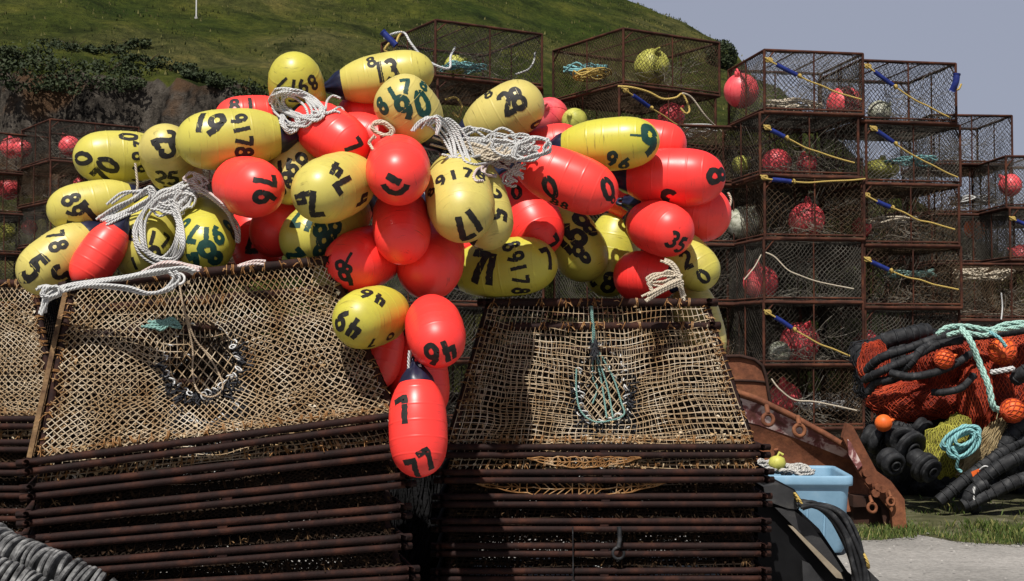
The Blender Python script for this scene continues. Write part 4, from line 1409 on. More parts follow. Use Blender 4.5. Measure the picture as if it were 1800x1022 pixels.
def column(px, Y, th_deg, kind, z_top, n, desc, group, seed, center=None, straps=()):
    rg = random.Random(seed); th = R(th_deg)
    d0 = KINDS[kind + '0']; W, H = d0['W'], d0['H']
    c = center if center is not None else corner_center(px, Y, th, W)
    out = []
    for i in range(n):
        z = z_top - (H + .014) * (i + 1)
        if z < -.02: break
        k = kind + str((i * 2 + seed) % 3) if rg.random() < .7 else kind + str(rg.randrange(3))
        jx, jy = rg.uniform(-.05, .05), rg.uniform(-.04, .04)
        nm = ORDW[i] if i < n - 1 else 'lowest'
        root = box_pot(k, (c.x + jx, c.y + jy, z), th + R(rg.uniform(-2, 2)), f'{nm} rusty crab pot {desc}', group)
        out.append(root)
        if i in straps: strap(root, W, H, 0, seed * 10 + i, a=(rg.uniform(0, .1), rg.uniform(.74, .9)) if (seed, i) != (1, 2) else (0, .95), b=(rg.uniform(.9, 1.0), rg.uniform(.03, .3)) if (seed, i) != (1, 2) else (1, .98))
    zb = z_top - (H + .014) * len(out)
    if zb > .06:    # timber bearers under the stack
        for k in (-1, 1):
            mb = MB(); mb.box((0, 0, zb / 2), (W * 1.02, .2, zb - .012)); mb.box((0, 0, zb - .02), (W * 1.04, .24, .012))
            o = mb.build('timber_bearer', M['timber']); o.location = (c.x - k * W * .36 * math.sin(th), c.y + k * W * .36 * math.cos(th), 0); o.rotation_euler = (0, 0, th)
            tag(o, f'timber bearer under pots {desc}', 'timber', 'bearers under the stack ' + desc)
    return out, c, th


M['timber'] = noisy('old_timber', [(.3, (.02, .014, .009)), (.7, (.06, .042, .028))], 4, rough=.9)
G = 'old crab pots stacked at the back'
A, cA, thA = column(1345, 19.7, 11.5, 'a', 5.95, 6, 'in the tall stack with the pink float on top', G, 1, straps=(0, 1, 2, 4))
e1 = Vector((math.cos(thA), math.sin(thA), 0)); e2 = Vector((-math.sin(thA), math.cos(thA), 0))
Bc, cB, _ = column(0, 0, 11.5, 'a', 5.87, 6, 'in the tall stack beside open sky', G, 2, center=cA + e1 * 1.60 + e2 * .05, straps=(0, 1, 2, 3))
A2, _, _ = column(0, 0, 10, 'a', 4.1, 4, 'in the rank behind the tall pink float stack', G, 3, center=cA + e2 * 1.75 - e1 * .1)
B2, _, _ = column(0, 0, 13, 'a', 4.1, 4, 'in the rank behind the tall stack beside open sky', G, 4, center=cB + e2 * 1.75 + e1 * .1)
M2, cM2, thM2 = column(1090, 21.6, 30.5, 'm', 6.70, 7, 'in the stack with the yellow float up top', G, 5, straps=(1,))
M1, cM1, thM1 = column(770, 21.6, 32.7, 'm', 6.83, 7, 'in the stack against the hill with the blue coil', G, 6)
f1 = Vector((math.cos(thM2), math.sin(thM2), 0)); f2 = Vector((-math.sin(thM2), math.cos(thM2), 0))
M3, _, _ = column(0, 0, 28, 'm', 5.0, 5, 'in the rank behind the yellow float stack', G, 7, center=cM2 + f2 * 2.1)
M4, cM4, _ = column(0, 0, 12, 'm', 5.0, 5, 'in the low stack filling the gap before the tall stacks', G, 8, center=Vector((3.25, 21.9, 0)))
Cc, cC, _ = column(0, 0, 3, 'a', 5.87, 6, 'in the narrow stack at the open sky end', G, 9, center=Vector(((1708 - 900) / F * 25, 25.8, 0)), straps=())
Dc, cD, _ = column(0, 0, 4, 'a', 4.95, 5, 'in the end stack cut by the frame', G, 10, center=Vector(((1838 - 900) / F * 24, 24.6, 0)), straps=(1,))
E_, cE, _ = column(0, 0, 5, 'm', 2.95, 3, 'in the short stack behind the net pile', G, 11, center=Vector(((1755 - 900) / F * 22.3, 22.9, 0)))
C2, _, _ = column(0, 0, 5, 'a', 4.2, 4, 'in the rank behind the narrow stack', G, 16, center=cC + Vector((.2, 1.8, 0)))
A3, _, _ = column(0, 0, 9, 'a', 5.0, 5, 'in the third rank behind the pink float stack', G, 17, center=cA + e2 * 3.5 - e1 * .1)
B3, _, _ = column(0, 0, 13, 'a', 4.9, 5, 'in the third rank toward the open sky', G, 18, center=cB + e2 * 3.5 + e1 * .1)
N4, _, _ = column(0, 0, 14, 'm', 4.9, 5, 'in the rank behind the low gap stack', G, 19, center=cM4 + Vector((.1, 2.1, 0)))
C3, _, _ = column(0, 0, 5, 'a', 4.4, 4, 'in the last rank behind the narrow stack', G, 20, center=cC + Vector((.3, 3.5, 0)))
D3, _, _ = column(0, 0, 5, 'a', 4.0, 4, 'in the rank behind the end stack', G, 21, center=cD + Vector((.2, 1.8, 0)))
M5, _, _ = column(0, 0, 25, 'm', 5.0, 5, 'in the rank behind the gap in the heap', G, 22, center=Vector(((850 - 900) / F * 24.5, 25.6, 0)))
M6, _, _ = column(0, 0, 32, 'm', 5.2, 5, 'in the rank behind the hill side stack', G, 23, center=Vector(((700 - 900) / F * 25, 25.2, 0)))
L1, cL1, thL1 = column(85, 29.6, 38, 'm', 6.55, 7, 'in the far stack at the hill end', G, 12)
L2, cL2, _ = column(150, 31.6, 36, 'm', 6.60, 7, 'in the far stack beside the buoy 70', G, 13)
L3, cL3, _ = column(0, 0, 30, 'm', 6.2, 6, 'in the far stack hidden by the buoy heap', G, 14, center=Vector(((330 - 900) / F * 31, 31.5, 0)))
L4, cL4, _ = column(0, 0, 40, 'm', 6.4, 6, 'in the far stack cut by the frame edge', G, 15, center=Vector(((-35 - 900) / F * 31, 31.5, 0)))

# floats and bags stowed inside the pots
def float_mesh(rad, seed):
    mb = MB(); rg = random.Random(seed)
    prof = []
    for i in range(17):
        a = -PI / 2 + PI * i / 16
        q = rad * math.cos(a); z = rad * math.sin(a)
        if i > 13: q = max(q, rad * .2)
        prof.append((max(q, .0001), z))
    prof += [(rad * .2, rad * 1.1), (rad * .15, rad * 1.24), (.0001, rad * 1.26)]
    mb.lathe(prof, 20)
    mb.ring((0, 0, rad * 1.2), rad * .15, rad * .06, Matrix.Rotation(R(90), 3, 'X'), 10, 5)
    for t in range(2):
        Mx = Matrix.Rotation(rg.uniform(0, 3), 3, 'Z') @ Matrix.Rotation(R(90), 3, 'X')
        mb.ring((0, 0, 0), rad * 1.0, rad * .018, Mx, 28, 4)
    return mb


FL = [(1303, 160, 31, 21.0, 'pink', 'bright pink float inside the top pot of the tall stack'),
      (1484, 183, 31, 20.9, 'pink', 'pink float half netted at the corner of the top pots'),
      (1546, 198, 21, 20.6, 'pale_float', 'small pale float beside the corner pink float'),
      (1365, 287, 26, 20.5, 'pink', 'pink float with a dark band in the second pot down'),
      (1418, 290, 19, 20.9, 'pink', 'smaller pink float deep in the second pot down'),
      (1418, 388, 32, 20.6, 'pink', 'dull pink float centred in the third pot down'),
      (1514, 400, 18, 20.8, 'pink', 'narrow pink float at the seam of two stacks'),
      (1337, 497, 31, 20.6, 'pink', 'red pink float in the fourth pot down'),
      (1406, 602, 35, 20.7, 'pink', 'large dull pink float in the fifth pot down'),
      (1370, 620, 20, 20.4, 'pale_float', 'pale mottled float next to the large dull pink one'),
      (1524, 600, 20, 21.0, 'pink', 'dark pink float showing beside the net pile top'),
      (1380, 702, 30, 20.9, 'pink', 'dim red float behind the rusty blade top'),
      (1550, 297, 28, 20.9, 'lime_float', 'ochre yellow float lying flat in the second open sky pot'),
      (1776, 326, 20, 24.7, 'pink', 'bright pink float in the top pot at the frame edge'),
      (1715, 402, 20, 26, 'orange', 'orange float bundle in the narrow stack'),
      (1795, 452, 22, 24.8, 'pink', 'red float in the lower end stack pot'),
      (1146, 118, 32, 22.9, 'lime_float', 'yellow float inside the highest stack top pot'),
      (966, 205, 34, 22.6, 'pink', 'red float behind the netting beside buoy 28'),
      (1010, 213, 23, 22.3, 'lime_float', 'yellow mottled float next to the red one behind netting'),
      (1180, 205, 24, 22.9, 'pink', 'dim red float behind the twisted beige rope'),
      (1303, 290, 17, 21.0, 'lime_float', 'dull green float near the large red end buoy'),
      (1307, 392, 30, 21.05, 'pale_float', 'pale bag like float near the stack edge'),
      (1242, 436, 17, 21.5, 'pale_float', 'pale float peeping past the yellow 20 buoy'),
      (800, 116, 19, 22.7, 'lime_float', 'small yellow float in the pot with the blue coil'),
      (20, 260, 19, 32.3, 'pink', 'red float in the far pot nearest the frame edge'),
      (122, 258, 19, 31.9, 'pink', 'pink float in the far top pot near buoy 70'),
      (16, 332, 20, 32.3, 'pink', 'red float one pot lower at the frame edge'),
      (12, 412, 17, 32.3, 'lime_float', 'lime striped float low at the frame edge'),
      (52, 400, 14, 31.4, 'pink', 'dim red float beside the lime striped one'),
      (140, 325, 12, 32, 'pink', 'small dim red float under the far top pot'),
      (40, 262, 16, 32.0, 'pink', 'second red float in the far top pot')]
for i, (px, py, rp, Y, m, lab) in enumerate(FL):
    rad = rp / F * Y
    me = float_mesh(rad, i)
    o = me.build('float', M[m]); o.location = at(px, py, Y)
    rg = random.Random(i + 5); o.rotation_euler = (rg.uniform(-1.2, 1.2), rg.uniform(-1.2, 1.2), rg.uniform(0, 6))
    if py == 297: o.scale = (1.1, 1.1, .62); o.rotation_euler = (0.1, .05, .3)
    tag(o, lab, 'float', 'floats stowed in the old pots')
# black stencilled digits on the flat ochre float
mb = MB()
for k, ch in enumerate('204'):
    for Ls, Rs in stroke_strips(ch, .2, 900 + k):
        mb.quadgrid([[Vector((-.12 + k * .085 + a[0] * .09, 0, (a[1] - .5) * .09)), Vector((-.12 + k * .085 + b[0] * .09, 0, (b[1] - .5) * .09))] for a, b in zip(Ls, Rs)])
o = [q for q in bpy.data.objects if q.name.startswith('float') and 'ochre' in q.get('label', '')][0]
lt = mb.build('lettering', M['black_paint'], o); rr_ = 28 / F * 20.9
lt.location = (0.03, -rr_ * .87, rr_ * .52); lt.rotation_euler = (-.95, 0, 0)

# line coils inside the top pots
def coil_thing(px, py, Y, rx, ry, m, label, n=9, r=.014, seed=0):
    mb = MB(); rg = random.Random(seed); c = at(px, py, Y)
    for k in range(n):
        q = rg.uniform(.6, 1.1)
        mb.tube(crv([Vector((rx * q * math.cos(a) + rg.uniform(-.02, .02), rx * q * .9 * math.sin(a) + rg.uniform(-.02, .02), ry * rg.uniform(0, 1))) for a in [2 * PI * i / 9 for i in range(9)]], 4, True), r, 5, closed=True)
    o = mb.build('line_coil', M[m]); o.location = c; tag(o, label, 'rope coil', 'line coils in the old pots'); return o


coil_thing(815, 127, 22.6, .36, .13, 'teal_rope', 'pale blue line coil on the floor of the hill side top pot', 12, seed=1)
coil_thing(1030, 132, 22.95, .35, .16, 'teal_rope', 'pale line coil beside the yellow line in the highest pot', 9, seed=2)
coil_thing(1040, 138, 22.3, .3, .12, 'yellow_rope', 'yellow line coil on the floor of the highest pot', 8, seed=3)
coil_thing(1395, 190, 20.6, .4, .1, 'beige_rope', 'beige line coil on the floor of the tall stack top pot', 7, seed=4)
coil_thing(1600, 290, 20.7, .4, .1, 'teal_rope', 'teal line coil in the second open sky pot', 8, seed=5)
coil_thing(1710, 360, 25.6, .4, .15, 'white_rope', 'white line coil in the narrow stack', 9, seed=6)
coil_thing(1600, 486, 20.8, .45, .1, 'mint_rope', 'green line coil in the fourth open sky pot', 7, seed=7)
coil_thing(1725, 495, 22.8, .5, .25, 'beige_rope', 'pale bundled line in the short stack', 12, seed=8)
coil_thing(1560, 398, 20.8, .45, .12, 'beige_rope', 'beige line coil in the third open sky pot', 7, seed=9)
coil_thing(1440, 718, 20.6, .4, .12, 'white_rope', 'white line coil in the lowest visible pot above the blade', 6, seed=10)
coil_thing(1200, 238, 22.6, .5, .14, 'white_rope', 'white line on the pot floor behind the red end buoys', 7, seed=12)

# lines hanging outside on the pots
def line_thing(pts, m, r, label, seed=0):
    mb = MB(); mb.tube(crv([at(*p) for p in pts], 6), r, 6)
    o = mb.build('hanging_line', M[m]); tag(o, label, 'rope', 'lines hanging on the old pots'); return o


line_thing([(676, 68, 21.9), (690, 60, 21.4), (710, 58, 21.5), (722, 76, 21.4), (742, 100, 21.4), (768, 116, 21.4), (790, 120, 21.5), (792, 100, 21.7), (800, 84, 22)], 'white_rope', .02, 'white line sagging across the pot with the blue coil')
line_thing([(688, 72, 21.3), (676, 88, 21.3), (690, 92, 21.35), (700, 66, 21.4), (706, 56, 21.5)], 'yellow_rope', .02, 'yellow line tied to the upper corner of the hill side pot')
line_thing([(941, 92, 22.75), (937, 112, 22.7), (926, 124, 22.6), (906, 131, 22.4)], 'white_rope', .017, 'white line curling at the edge of the hill side pot')
line_thing([(1086, 152, 21.4), (1110, 154, 21.4), (1140, 162, 21.5), (1165, 174, 21.55), (1188, 172, 21.6), (1200, 166, 21.65), (1212, 192, 21.65), (1206, 200, 21.6), (1196, 190, 21.6)], 'yellow_rope', .018, 'knotted yellow line on the second highest pot')
line_thing([(1200, 164, 21.5), (1216, 172, 21.6), (1240, 204, 21.7), (1262, 226, 21.9), (1276, 238, 22)], 'beige_rope', .015, 'beige line slanting down the second highest pot')
line_thing([(1338, 448, 19.6), (1326, 470, 19.6), (1308, 492, 19.6)], 'beige_rope', .0095, 'short white line by the red pink float')
line_thing([(1346, 444, 19.6), (1362, 452, 19.6), (1384, 474, 19.6), (1405, 484, 19.6), (1440, 496, 19.7), (1500, 508, 19.85)], 'beige_rope', .0095, 'white line crossing the fourth pot down')
line_thing([(1356, 666, 19.6), (1370, 684, 19.6), (1396, 703, 19.65), (1430, 706, 19.7), (1470, 714, 19.8), (1506, 722, 19.9)], 'beige_rope', .011, 'white line crossing the lowest visible pot')
line_thing([(1690, 148, 20.0), (1684, 158, 20.0), (1676, 150, 20.1), (1678, 140, 20.1)], 'yellow_rope', .016, 'yellow tie on the corner by open sky')
line_thing([(782, 176, 22.2), (800, 172, 22.2), (812, 186, 22.2), (806, 206, 22.2), (796, 198, 22.2)], 'yellow_rope', .02, 'yellow tie looped on the pot beside buoy 90')
line_thing([(1760, 515, 21.6), (1762, 540, 21.6), (1760, 562, 21.5)], 'white_rope', .012, 'white line hanging above the net pile')
# blue hose ends tied at corners
def sleeve_thing(pts, label):
    mb = MB(); mb.tube(crv([at(*p) for p in pts], 5), .05, 10); mb.tube(crv([at(*p) for p in pts], 5), .058, 10, rfun=lambda t: 1 if t < .12 or t > .9 else .6)
    o = mb.build('hose_sleeve', M['blue']); tag(o, label, 'hose', 'blue hose sleeves tied on the old pots')
sleeve_thing([(672, 56, 21.3), (684, 68, 21.3), (696, 80, 21.3)], 'blue hose sleeve at the corner of the hill side pot')
sleeve_thing([(1682, 130, 20.0), (1680, 145, 20.0), (1674, 160, 20.05)], 'blue hose sleeve at the corner by open sky')
# ---------------------------------------------------------------- rusty blade, tote, machine
def blade_rust():
    m, nt, b = mat('rusty_plate', (.12, .045, .02), .8, .25)
    tc = nd(nt, 'ShaderNodeTexCoord')
    n1 = nd(nt, 'ShaderNodeTexNoise', Scale=3, Detail=9, Roughness=.65); n2 = nd(nt, 'ShaderNodeTexNoise', Scale=22, Detail=6, Roughness=.7)
    for n in (n1, n2): nt.links.new(tc.outputs['Object'], n.inputs['Vector'])
    r1 = ramp(nt, n1.outputs['Fac'], [(.3, (.07, .026, .014)), (.5, (.16, .058, .028)), (.7, (.26, .105, .045))])
    r2 = ramp(nt, n2.outputs['Fac'], [(.3, (.6, .6, .6)), (.7, (1.25, 1.2, 1.2))])
    mx = nd(nt, 'ShaderNodeMix', data_type='RGBA', blend_type='MULTIPLY'); mx.inputs[0].default_value = .9
    nt.links.new(r1.outputs[0], mx.inputs[6]); nt.links.new(r2.outputs[0], mx.inputs[7]); nt.links.new(mx.outputs[2], b.inputs['Base Color'])
    bp = nd(nt, 'ShaderNodeBump', Strength=.5, Distance=.01); nt.links.new(n2.outputs['Fac'], bp.inputs['Height']); nt.links.new(bp.outputs[0], b.inputs['Normal'])
    return m


M['plate'] = blade_rust()
M['plate_paint'] = noisy('flaking_paint', [(.38, (.11, .04, .03)), (.48, (.2, .07, .07)), (.53, (.5, .36, .33)), (.7, (.68, .62, .58))], 6.5, 9, rough=.7, bump=.3, distort=.6)
M['plate_dark'] = noisy('dark_rust', [(.3, (.012, .006, .004)), (.7, (.05, .02, .012))], 6, 8, rough=.85)


def slab(mb, pts, off):
    """closed plate between a polygon and its copy pushed by off"""
    off = Vector(off); n = len(pts)
    mb.face(pts); mb.face([p + off for p in reversed(pts)])
    for i in range(n):
        a, b_ = pts[i], pts[(i + 1) % n]
        mb.face([a, a + off, b_ + off, b_])


root = empty('plough_blade', at(1500, 900, 12.6), 0, 'rusty curved plough blade leaning between the pots and the net pile', 'blade')
root.location.z = 0
base = root.location
def L_(px, py, Y): return at(px, py, Y) - base
# curved mouldboard: rows from the top rim down, bowed away from the camera
mb = MB(); rows = []
topl = [(1270, 683), (1330, 703), (1390, 732), (1450, 765), (1500, 795)]
botl = [(1270, 905), (1340, 902), (1415, 902), (1490, 900), (1562, 894)]
def board(s_, t):
    def pick(arr):
        q = s_ * (len(arr) - 1); i = min(int(q), len(arr) - 2); f = q - i
        return arr[i][0] + (arr[i + 1][0] - arr[i][0]) * f, arr[i][1] + (arr[i + 1][1] - arr[i][1]) * f
    a, b_ = pick(topl), pick(botl)
    x = a[0] + (b_[0] - a[0]) * t; y = a[1] + (b_[1] - a[1]) * t
    return L_(x, y, 12.5 + .14 * math.sin(PI * min(1, t * 1.05)) + .25 * (1 - s_))
for j in range(15):
    rows.append([board(i / 16, j / 14) for i in range(17)])
mb.quadgrid(rows)
mb.quadgrid([[p + Vector((0, .03, 0)) for p in r_] for r_ in rows])
mb.build('mouldboard', M['plate'], root)
# worn painted strip under the rim
mb = MB(); mb.quadgrid([[board(i / 20, t) + Vector((0, -.006, 0)) for i in range(21)] for t in (.03, .12, .22)])
mb.build('worn_strip', M['plate_paint'], root)
# rim bar along the top
mb = MB(); mb.tube([board(i / 16, 0) + Vector((0, -.01, .01)) for i in range(17)], .028, 8); mb.build('rim_bar', M['plate'], root)
# end post: heavy flange running down to the ground
mb = MB()
slab(mb, [L_(*p, 12.35) for p in ((1489, 744), (1499, 749), (1541, 828), (1566, 846), (1590, 878), (1594, 928), (1570, 930), (1566, 898), (1534, 862), (1512, 835), (1482, 770))], (0, .10, 0))
mb.build('end_flange', M['plate'], root)
mb = MB(); slab(mb, [L_(*p, 12.33) for p in ((1490, 772), (1496, 778), (1516, 818), (1508, 826), (1492, 800))], (0, .02, 0)); mb.build('white_patch', M['plate_paint'], root)
mb = MB()
slab(mb, [L_(*p, 12.42) for p in ((1500, 872), (1568, 876), (1572, 932), (1556, 934), (1548, 890), (1500, 892))], (0, .45, 0))
slab(mb, [L_(*p, 12.5) for p in ((1500, 890), (1552, 890), (1552, 925), (1500, 930))], (0, .3, 0))
mb.build('foot_box', M['plate_dark'], root)
# shackles and lugs
for k, (px, py, rr) in enumerate(((1350, 738, 10), (1405, 757, 10), (1533, 893, 8), (1566, 882, 7))):
    mb = MB(); c = L_(px, py, 12.3); q = rr / F * 12.3
    mb.ring(c, q, q * .36, Matrix.Rotation(R(80), 3, 'X') @ Matrix.Rotation(R(12), 3, 'Y'), 18, 8)
    mb.tube([c + Vector((0, 0, q)), c + Vector((0, .06, q * 2.4))], q * .45, 7)
    mb.build('shackle', M['plate'], root)
mb = MB()
for px, py in ((1524, 832), (1528, 845), (1545, 858), (1540, 868), (1552, 860)):
    c = L_(px, py, 12.28); mb.tube([c, c + Vector((0, .14, 0))], .035, 9)
mb.build('hinge_pin', M['plate'], root)
mb = MB(); mb.tube([L_(1358, 806, 12.45), L_(1366, 800, 12.38), L_(1364, 790, 12.36)], .022, 7); mb.build('hook', M['plate'], root)

# rounded rusty panel behind
root = empty('steel_plate', at(1315, 700, 13.3), 0, 'rusty brown plate with a rounded corner standing behind the plough blade', 'metal plate'); root.location.z = 0; base = root.location
mb = MB()
out = [(1262, 960), (1262, 627), (1300, 626), (1326, 632), (1340, 643), (1346, 660), (1356, 720), (1372, 960)]
slab(mb, [L_(*p, 13.2) for p in out], (0, .06, 0)); mb.build('plate', M['plate'], root)
mb = MB(); mb.tube([L_(*p, 13.19) for p in ((1262, 668), (1325, 670), (1345, 672))], .012, 6); mb.tube([L_(*p, 13.18) for p in out[1:7]], .016, 6); mb.build('weld_seam', M['plate_dark'], root)
mb = MB(); mb.tube([L_(*p, 13.17) for p in ((1334, 700), (1338, 712), (1342, 722))], .018, 6); mb.build('handle', M['plate_dark'], root)

# blue fish tote
M['tote'] = noisy('blue_plastic', [(.3, (.15, .28, .39)), (.6, (.20, .345, .47)), (.8, (.28, .41, .50))], 5, 7, rough=.55, spec=.35, bump=.08, bscale=30)
M['tote_in'] = M['tote']
M['print'] = noisy('red_print', [(.3, (.25, .05, .10)), (.7, (.35, .1, .16))], 30, rough=.7)
TY = 11.0
cx = (1378 - 900) / F * TY; W_, D_, H_ = 1.16, .95, .62
root = empty('fish_tote', (cx, TY + D_ / 2, 0), R(-4), 'pale blue plastic fish tote filled with grey rope', 'tote')
mb = MB()
def rr_rect(w, d, z, c=.07, n=5):
    pts = []
    for sx, sy, a in ((1, -1, -90), (1, 1, 0), (-1, 1, 90), (-1, -1, 180)):
        for i in range(n + 1):
            t = R(a + 90 * i / n); pts.append(Vector((sx * (w / 2 - c) + c * math.cos(t), sy * (d / 2 - c) + c * math.sin(t), z)))
    return pts
secs = [(W_ - .16, D_ - .16, .0), (W_ - .13, D_ - .13, .03), (W_ - .06, D_ - .06, H_ - .10), (W_ - .055, D_ - .055, H_ - .085), (W_ - .005, D_ - .005, H_ - .078), (W_, D_, H_ - .06), (W_, D_, H_ - .012), (W_ - .015, D_ - .015, H_), (W_ - .075, D_ - .075, H_), (W_ - .09, D_ - .09, H_ - .02), (W_ - .14, D_ - .14, .12)]
mb.quadgrid([rr_rect(*s_) for s_ in secs], True)
mb.face(list(reversed(rr_rect(*secs[0])))); mb.face(rr_rect(*secs[-1]))
mb.build('tub', M['tote'], root)
mb = MB()
for x in (.27, -.27):        # raised panel outlines moulded in the side
    for (a, b_) in (((x - .07, .06), (x - .055, .40)), ((x - .055, .40), (x + .085, .40)), ((x + .085, .40), (x + .07, .06))):
        def sp(q): return Vector((q[0], -(D_ - .13 + (.07) * (q[1] / H_)) / 2 - .002, q[1]))
        mb.tube([sp(a), sp(b_)], .011, 6)
mb.build('moulded_rib', M['tote'], root)
mb = MB(); rg = random.Random(4)
for x, n in ((-.06, 2), (.06, 2), (.19, 1), (.33, 2), (.39, 1)):
    for k in range(n * 2):
        xx = x + (k % 2) * .022 + rg.uniform(-.004, .004); zz = .505 + (k // 2) * .018 - .01
        y = -(D_ - .13 + .07 * (zz / H_)) / 2 - .004
        mb.face([Vector((xx, y, zz)), Vector((xx + .013, y, zz)), Vector((xx + .013, y - .0003, zz + .012)), Vector((xx, y - .0003, zz + .012))])
mb.build('lettering', M['print'], root)
M['grey_rope'] = rope_mat('grey_rope', (.46, .45, .42), (.16, .15, .14))
mb = MB(); rg = random.Random(9)
for k in range(34):
    c0 = Vector((rg.uniform(-.33, .2), rg.uniform(-.28, .25), H_ - .02 + rg.uniform(-.04, .035)))
    c0.z += .05 * math.exp(-(c0.x + .05) ** 2 * 10)
    mb.tube(crv([c0 + Vector((math.cos(a) * rg.uniform(.05, .13), math.sin(a) * rg.uniform(.05, .13), rg.uniform(-.02, .03))) for a in [i * PI / 4 for i in range(8)]], 4, True), .014, 6, closed=True)
lift = MB()
o = mb.build('rope_heap', M['grey_rope']); o.location = root.location; tag(o, 'tangled grey rope filling the blue tote', 'rope heap')
mb = MB(); mb.lathe([(.0001, -.07), (.05, -.05), (.075, 0), (.06, .045), (.03, .06), (.0001, .065)], 14); mb.tube([Vector((0, 0, .05)), Vector((.02, 0, .09)), Vector((.05, 0, .07))], .012, 5)
o = mb.build('float', M['lime_float']); o.location = at(1366, 815, 11.3); tag(o, 'small yellow float lying on the rope in the tote', 'float')

# dark machine cowl with hoses
M['cowl'] = noisy('dusty_dark_panel', [(.35, (.010, .010, .011)), (.6, (.028, .028, .029)), (.8, (.085, .08, .07))], 5, 8, rough=.6, spec=.4, bump=.15, bscale=40)
M['cowl_black'] = noisy('black_panel', [(.3, (.002, .002, .0025)), (.8, (.008, .008, .009))], 5, rough=.7, spec=.15)
M['strip'] = noisy('tan_trim', [(.3, (.16, .13, .09)), (.7, (.32, .27, .2))], 8, rough=.8)
MY = 8.6
root = empty('loader_machine', at(1440, 1000, MY), 0, 'dark grey machine cowl with black hoses beside the level pot stack', 'machine'); root.location.z = 0; base = root.location
mb = MB()
prof = [(1332, 1290), (1332, 862), (1345, 850), (1372, 848), (1396, 860), (1411, 882), (1404, 896), (1440, 930), (1490, 1005), (1560, 1060), (1580, 1290)]
slab(mb, [L_(*p, MY + .02) for p in prof], (0, 1.1, 0)); mb.build('housing', M['cowl_black'], root)
mb = MB(); slab(mb, [L_(*p, MY - .06) for p in ((1342, 856), (1370, 850), (1394, 862), (1410, 884), (1400, 896), (1384, 894), (1346, 880))], (0, .7, 0)); mb.build('top_cap', M['cowl'], root)
mb = MB(); slab(mb, [L_(*p, MY - .05) for p in ((1362, 892), (1396, 898), (1424, 920), (1462, 972), (1482, 1004), (1476, 1008))], (0, .05, 0)); mb.build('side_panel', M['cowl'], root)
mb = MB(); slab(mb, [L_(*p, MY - .055) for p in ((1386, 924), (1394, 926), (1478, 1008), (1482, 1018), (1470, 1016))], (0, .03, 0)); mb.build('trim_strip', M['strip'], root)
mb = MB(); slab(mb, [L_(*p, MY - .05) for p in ((1410, 986), (1424, 992), (1452, 1030), (1440, 1040), (1412, 1030))], (0, .04, 0)); mb.build('lower_panel', M['cowl'], root)
mb = MB(); slab(mb, [L_(*p, MY - .1) for p in ((1502, 988), (1520, 996), (1585, 1060), (1500, 1070))], (0, .05, 0)); mb.build('step_plate', M['cowl'], root)
rg = random.Random(15)
for k in range(11):
    o_ = k * 4.2
    pts = [(1400 + o_ * .3, 884 + o_ * .25), (1420 + o_ * .5, 886), (1450 + o_ * .7, 904 - o_ * .1), (1478 + o_ * .6, 945 - o_ * .2), (1496 + o_ * .55, 990), (1504 + o_ * .5, 1040), (1508, 1120)]
    mb = MB(); mb.tube(crv([L_(x + rg.uniform(-3, 3), y + rg.uniform(-3, 3), MY - .12 - .02 * (k % 3)) for x, y in pts], 8), rg.choice((.010, .015, .012)), 8)
    mb.build('hydraulic_hose', M['teal_rope'] if k == 3 else M['rubber'], root) 
mb = MB(); mb.ring(L_(1404, 880, MY - .12), .05, .009, Matrix.Rotation(R(60), 3, 'Y'), 14, 5); mb.ring(L_(1521, 985, MY - .12), .05, .009, Matrix.Rotation(R(70), 3, 'Y'), 14, 5); mb.build('hose_clip', M['yellow_rope'], root)

# ---------------------------------------------------------------- net pile
NY = 13.9
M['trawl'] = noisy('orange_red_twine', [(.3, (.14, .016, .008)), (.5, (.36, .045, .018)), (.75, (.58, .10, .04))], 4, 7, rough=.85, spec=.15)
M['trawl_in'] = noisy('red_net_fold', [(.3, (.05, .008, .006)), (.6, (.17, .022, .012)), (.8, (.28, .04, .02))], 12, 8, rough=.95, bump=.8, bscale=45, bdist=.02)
M['gap_shade'] = noisy('gap_shade_fold', [(.3, (.004, .004, .004)), (.7, (.014, .014, .015))], 9, 8, rough=.95, spec=.05, bump=.8, bscale=40, bdist=.02)  # near-black colour standing in for shade, for the added gap heap
M['lime_net'] = noisy('lime_twine', [(.3, (.16, .15, .02)), (.6, (.36, .34, .05)), (.8, (.5, .48, .14))], 5, 7, rough=.85)
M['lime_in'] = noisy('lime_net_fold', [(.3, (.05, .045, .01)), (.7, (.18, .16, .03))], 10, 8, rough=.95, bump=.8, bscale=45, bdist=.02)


def lump(mb_in, mb_net, c, rad, seed, cell=.05, strand=.006, rough_=.22, flat=1.0):
    """a heaped fold of net: rumpled core with real twine meshes running over it"""
    c = Vector(c); rx, ry, rz_ = rad
    def S(u, v, k=1.0):
        th = 2 * PI * u; ph = PI * (v - .5)
        d = Vector((math.cos(th) * math.cos(ph), math.sin(th) * math.cos(ph), math.sin(ph)))
        q = 1 + rough_ * nz(d, 1.8, seed) + rough_ * .7 * nz(d, 4.5, seed + 3) + rough_ * .3 * abs(nz(d, 9, seed + 8))
        return c + Vector((d.x * rx, d.y * ry, d.z * rz_)) * q * k
    n = 40
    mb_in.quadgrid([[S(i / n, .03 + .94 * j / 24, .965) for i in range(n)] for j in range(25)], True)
    per = PI * (rx + rz_); N = max(10, int(per / cell / 1.2))
    for sg in (1, -1):
        for k in range(N):
            pts = []
            for t in range(19):
                v = .06 + .88 * t / 18
                pts.append(S(k / N + sg * .28 * (v - .5) + .012 * nz((k * .7, v * 6, seed), 1), v, 1.005 + .012 * nz((k, v * 9, seed), 1)))
            mb_net.tube(pts, strand, 3, cap=False)


